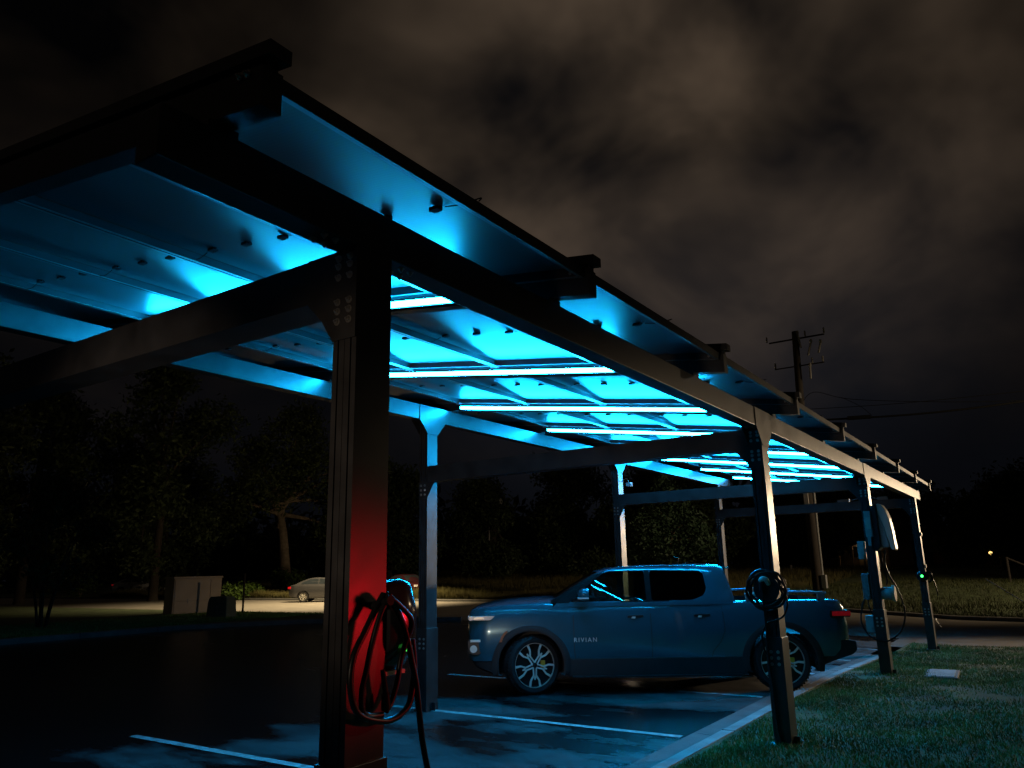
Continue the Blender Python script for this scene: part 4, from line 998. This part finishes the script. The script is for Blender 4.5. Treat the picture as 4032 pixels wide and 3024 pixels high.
# houses
def house(name, label, loc, yaw, w, d, h, wall, lit=False):
    t = thing(name, label, 'house', loc, yaw)
    m = MB(); m.box(0, d, -w/2, w/2, -.3, h); wl = build('wall', m, wall, t)
    m = MB(); m.prism([(-.5, h), (d+.5, h), (d/2, h+1.6)], 'y', -w/2-.4, w/2+.4); build('roof', m, ROOFM, t)
    for y in fr(-w/2+1.2, w/2-1.2, 3):
        m = MB(); m.box(-.03, -.002, y-.45, y+.45, .8, 1.9); f = build('window', m, PAINTW, t); m = MB(); m.box(-.04, -.031, y-.38, y+.38, .87, 1.83); build('pane', m, pm('dark_pane', (.02, .02, .025), .1), f)
    return t
H1 = house('house', 'dim house with an orange lit porch seen right of the utility pole', (75.5, 12.4, 1.2), -.15, 6, 7, 2.4, SIDING)
for y in (-2.6, -1.4, -.4, .8):
    m = MB(); m.box(-1.7, -1.56, y-.07, y+.07, -.2, 2.0); build('porch_post', m, PAINTW, H1)
m = MB(); m.box(-2.0, 0, -3, 1.2, 2.0, 2.12); build('porch_roof', m, ROOFM, H1)
m = MB(); m.box(-.05, -.02, -1.3, -.4, 0, 1.9); build('door', m, PAINTW, H1)
m = MB(); m.cyl((-.3, -.9, 1.86), (-.3, -.9, 1.98), .07, n=10); build('porch_lamp', m, emit('porch_bulb', (1, .55, .2), 30), H1)
H2 = house('low_building', 'low dark red building with pale doors at the far right', (84, 4.6, 1.1), -.05, 4.6, 6, 1.35, BRICKR)
for y in (-1.4, .6): m = MB(); m.box(-.06, -.042, y-.4, y+.4, -.2, 1.1); build('pale_door', m, PAINTW, H2)
HL = thing('yard_lamp', 'small glowing yellow yard lamp on a post among far right trees', 'lamp', (80, 1.9, 1.0)); m = MB(); m.cyl((0, 0, -.2), (0, 0, 1.05), .05, n=8); build('post', m, WOODP, HL); m = MB(); m.lathe([(.01, -.16), (.12, -.1), (.16, 0), (.12, .1), (.01, .16)], (0, 0, 1.2), 'z', 12); build('globe', m, emit('yellow_globe', (1, .62, .18), 2.5), HL)

# ------------------------------------------------------------------ lights
def lamp(name, kind, loc, e, c, target=None, size=.1, angle=None, blend=.5):
    l = bpy.data.lights.new(name, kind); l.energy = e; l.color = c; l.shadow_soft_size = size
    if angle: l.spot_size = math.radians(angle); l.spot_blend = blend
    o = bpy.data.objects.new(name, l); col.objects.link(o); o.location = loc
    if target: o.rotation_euler = (Vector(target)-Vector(loc)).to_track_quat('-Z', 'Y').to_euler()
    return o
WARM = (1, .74, .46)
lamp('right_street_light', 'SPOT', (30, -6.5, 3.2), 5200, WARM, (7.8, 5.0, 1.7), .4, 31, .45)
lamp('headlight_and_fill_spot', 'SPOT', (-5, .067, 1.3), 620, (1, .78, .60), (4.5, 2.99, 2.5), .05, 28, .8)
lamp('headlight_and_fill_spot', 'SPOT', (-4, .067, 1.75), 190, (1, .76, .55), (0, .067, 2.05), .05, 27, 1.0)  # second narrow spot, added only to brighten the nearest post's grooved face
lamp('grass_fill_spot', 'SPOT', (22, -12, 7), 2800, WARM, (12, -5, 0), .3, 42, .6)  # unseen lamp added to warm and brighten the near grass
lamp('road_street_light', 'SPOT', (30.5, 30.2, 8.5), 12000, (1, .76, .42), (29.5, 32, 0), .25, 116, .5)
lamp('far_fill_spot', 'SPOT', (36, -15, 9), 8500, (1, .74, .45), (38, 0, 0), .25, 84, .6)  # unseen fill added to lift the field, trees, right road and cabinet
lamp('tail_lamp_glow', 'SPOT', (2.5, -2.6, 1.46), 130, (1, .012, .02), (.06, 0, 1.50), .26, 15, 1.0)

# ------------------------------------------------------------------ world
w = bpy.data.worlds.new('World'); sc.world = w; w.use_nodes = True
nt = w.node_tree; N = nt.nodes.new; lk = nt.links.new; bg = nt.nodes['Background']
tc = N('ShaderNodeTexCoord'); sep = N('ShaderNodeSeparateXYZ'); lk(tc.outputs['Generated'], sep.inputs[0])
ad = N('ShaderNodeMath'); ad.operation = 'ADD'; ad.inputs[1].default_value = .55; lk(sep.outputs['Z'], ad.inputs[0])
mxz = N('ShaderNodeMath'); mxz.operation = 'MAXIMUM'; mxz.inputs[1].default_value = .05; lk(ad.outputs[0], mxz.inputs[0])
dx = N('ShaderNodeMath'); dx.operation = 'DIVIDE'; lk(sep.outputs['X'], dx.inputs[0]); lk(mxz.outputs[0], dx.inputs[1])
dy = N('ShaderNodeMath'); dy.operation = 'DIVIDE'; lk(sep.outputs['Y'], dy.inputs[0]); lk(mxz.outputs[0], dy.inputs[1])
cmb = N('ShaderNodeCombineXYZ'); lk(dx.outputs[0], cmb.inputs['X']); lk(dy.outputs[0], cmb.inputs['Y'])
n1 = N('ShaderNodeTexNoise'); n1.inputs['Scale'].default_value = 4.0; n1.inputs['Detail'].default_value = 4; n1.inputs['Roughness'].default_value = .5; n1.inputs['Distortion'].default_value = .25
mpp = N('ShaderNodeMapping'); mpp.inputs['Location'].default_value = (.35, .2, 0); lk(cmb.outputs[0], mpp.inputs[0]); lk(mpp.outputs[0], n1.inputs['Vector'])
cr = N('ShaderNodeValToRGB'); e = cr.color_ramp.elements; e[0].position = .31; e[0].color = (.0022, .0022, .0026, 1); e[1].position = .69; e[1].color = (.057, .040, .027, 1)
x_ = cr.color_ramp.elements.new(.48); x_.color = (.021, .0152, .0108, 1)
lk(n1.outputs['Fac'], cr.inputs[0])
hz = N('ShaderNodeMapRange'); hz.inputs['From Min'].default_value = .10; hz.inputs['From Max'].default_value = .50; lk(sep.outputs['Z'], hz.inputs['Value'])
mx = N('ShaderNodeMixRGB'); mx.inputs['Color1'].default_value = (.0078, .0088, .0125, 1); lk(hz.outputs[0], mx.inputs['Fac']); lk(cr.outputs[0], mx.inputs['Color2'])
gd = N('ShaderNodeVectorMath'); gd.operation = 'DOT_PRODUCT'; gd.inputs[1].default_value = Vector((.805, .33, .49)).normalized(); lk(tc.outputs['Generated'], gd.inputs[0])
gm = N('ShaderNodeMapRange'); gm.interpolation_type = 'SMOOTHSTEP'; gm.inputs['From Min'].default_value = .87; gm.inputs['From Max'].default_value = 1.0; gm.inputs['To Min'].default_value = .26; gm.inputs['To Max'].default_value = 1.3; lk(gd.outputs['Value'], gm.inputs['Value'])
ml = N('ShaderNodeMixRGB'); ml.blend_type = 'MULTIPLY'; ml.inputs['Fac'].default_value = 1; lk(mx.outputs[0], ml.inputs['Color1']); lk(gm.outputs[0], ml.inputs['Color2'])
lk(ml.outputs[0], bg.inputs['Color']); bg.inputs['Strength'].default_value = 1.0

# ------------------------------------------------------------------ camera
cam = bpy.data.cameras.new('camera'); co = bpy.data.objects.new('camera', cam); col.objects.link(co); sc.camera = co
cam.sensor_fit = 'HORIZONTAL'; cam.sensor_width = 36; cam.lens = 36*3032.5/4032; cam.clip_end = 3000; cam.clip_start = .05
yaw, pit, rol = .5908, .2355, -.0206
f = Vector((math.cos(yaw)*math.cos(pit), math.sin(yaw)*math.cos(pit), math.sin(pit))); r = Vector((math.sin(yaw), -math.cos(yaw), 0)); u = r.cross(f)
c, s = math.cos(rol), math.sin(rol); r2, u2 = c*r+s*u, -s*r+c*u
co.matrix_world = Matrix(((r2.x, u2.x, -f.x, -2.1465), (r2.y, u2.y, -f.y, -2.1995), (r2.z, u2.z, -f.z, 1.6849), (0, 0, 0, 1)))

sc.view_settings.view_transform = 'Standard'; sc.view_settings.look = 'None'; sc.view_settings.exposure = 0; sc.view_settings.gamma = 1
sc.render.engine = 'CYCLES'
sc.cycles.use_denoising = True
try: sc.cycles.denoiser = 'OPENIMAGEDENOISE'
except Exception: pass
sc.cycles.max_bounces = 7; sc.cycles.diffuse_bounces = 3; sc.cycles.glossy_bounces = 4; sc.cycles.transparent_max_bounces = 12
sc.cycles.sample_clamp_indirect = 6; sc.cycles.caustics_reflective = False; sc.cycles.caustics_refractive = False
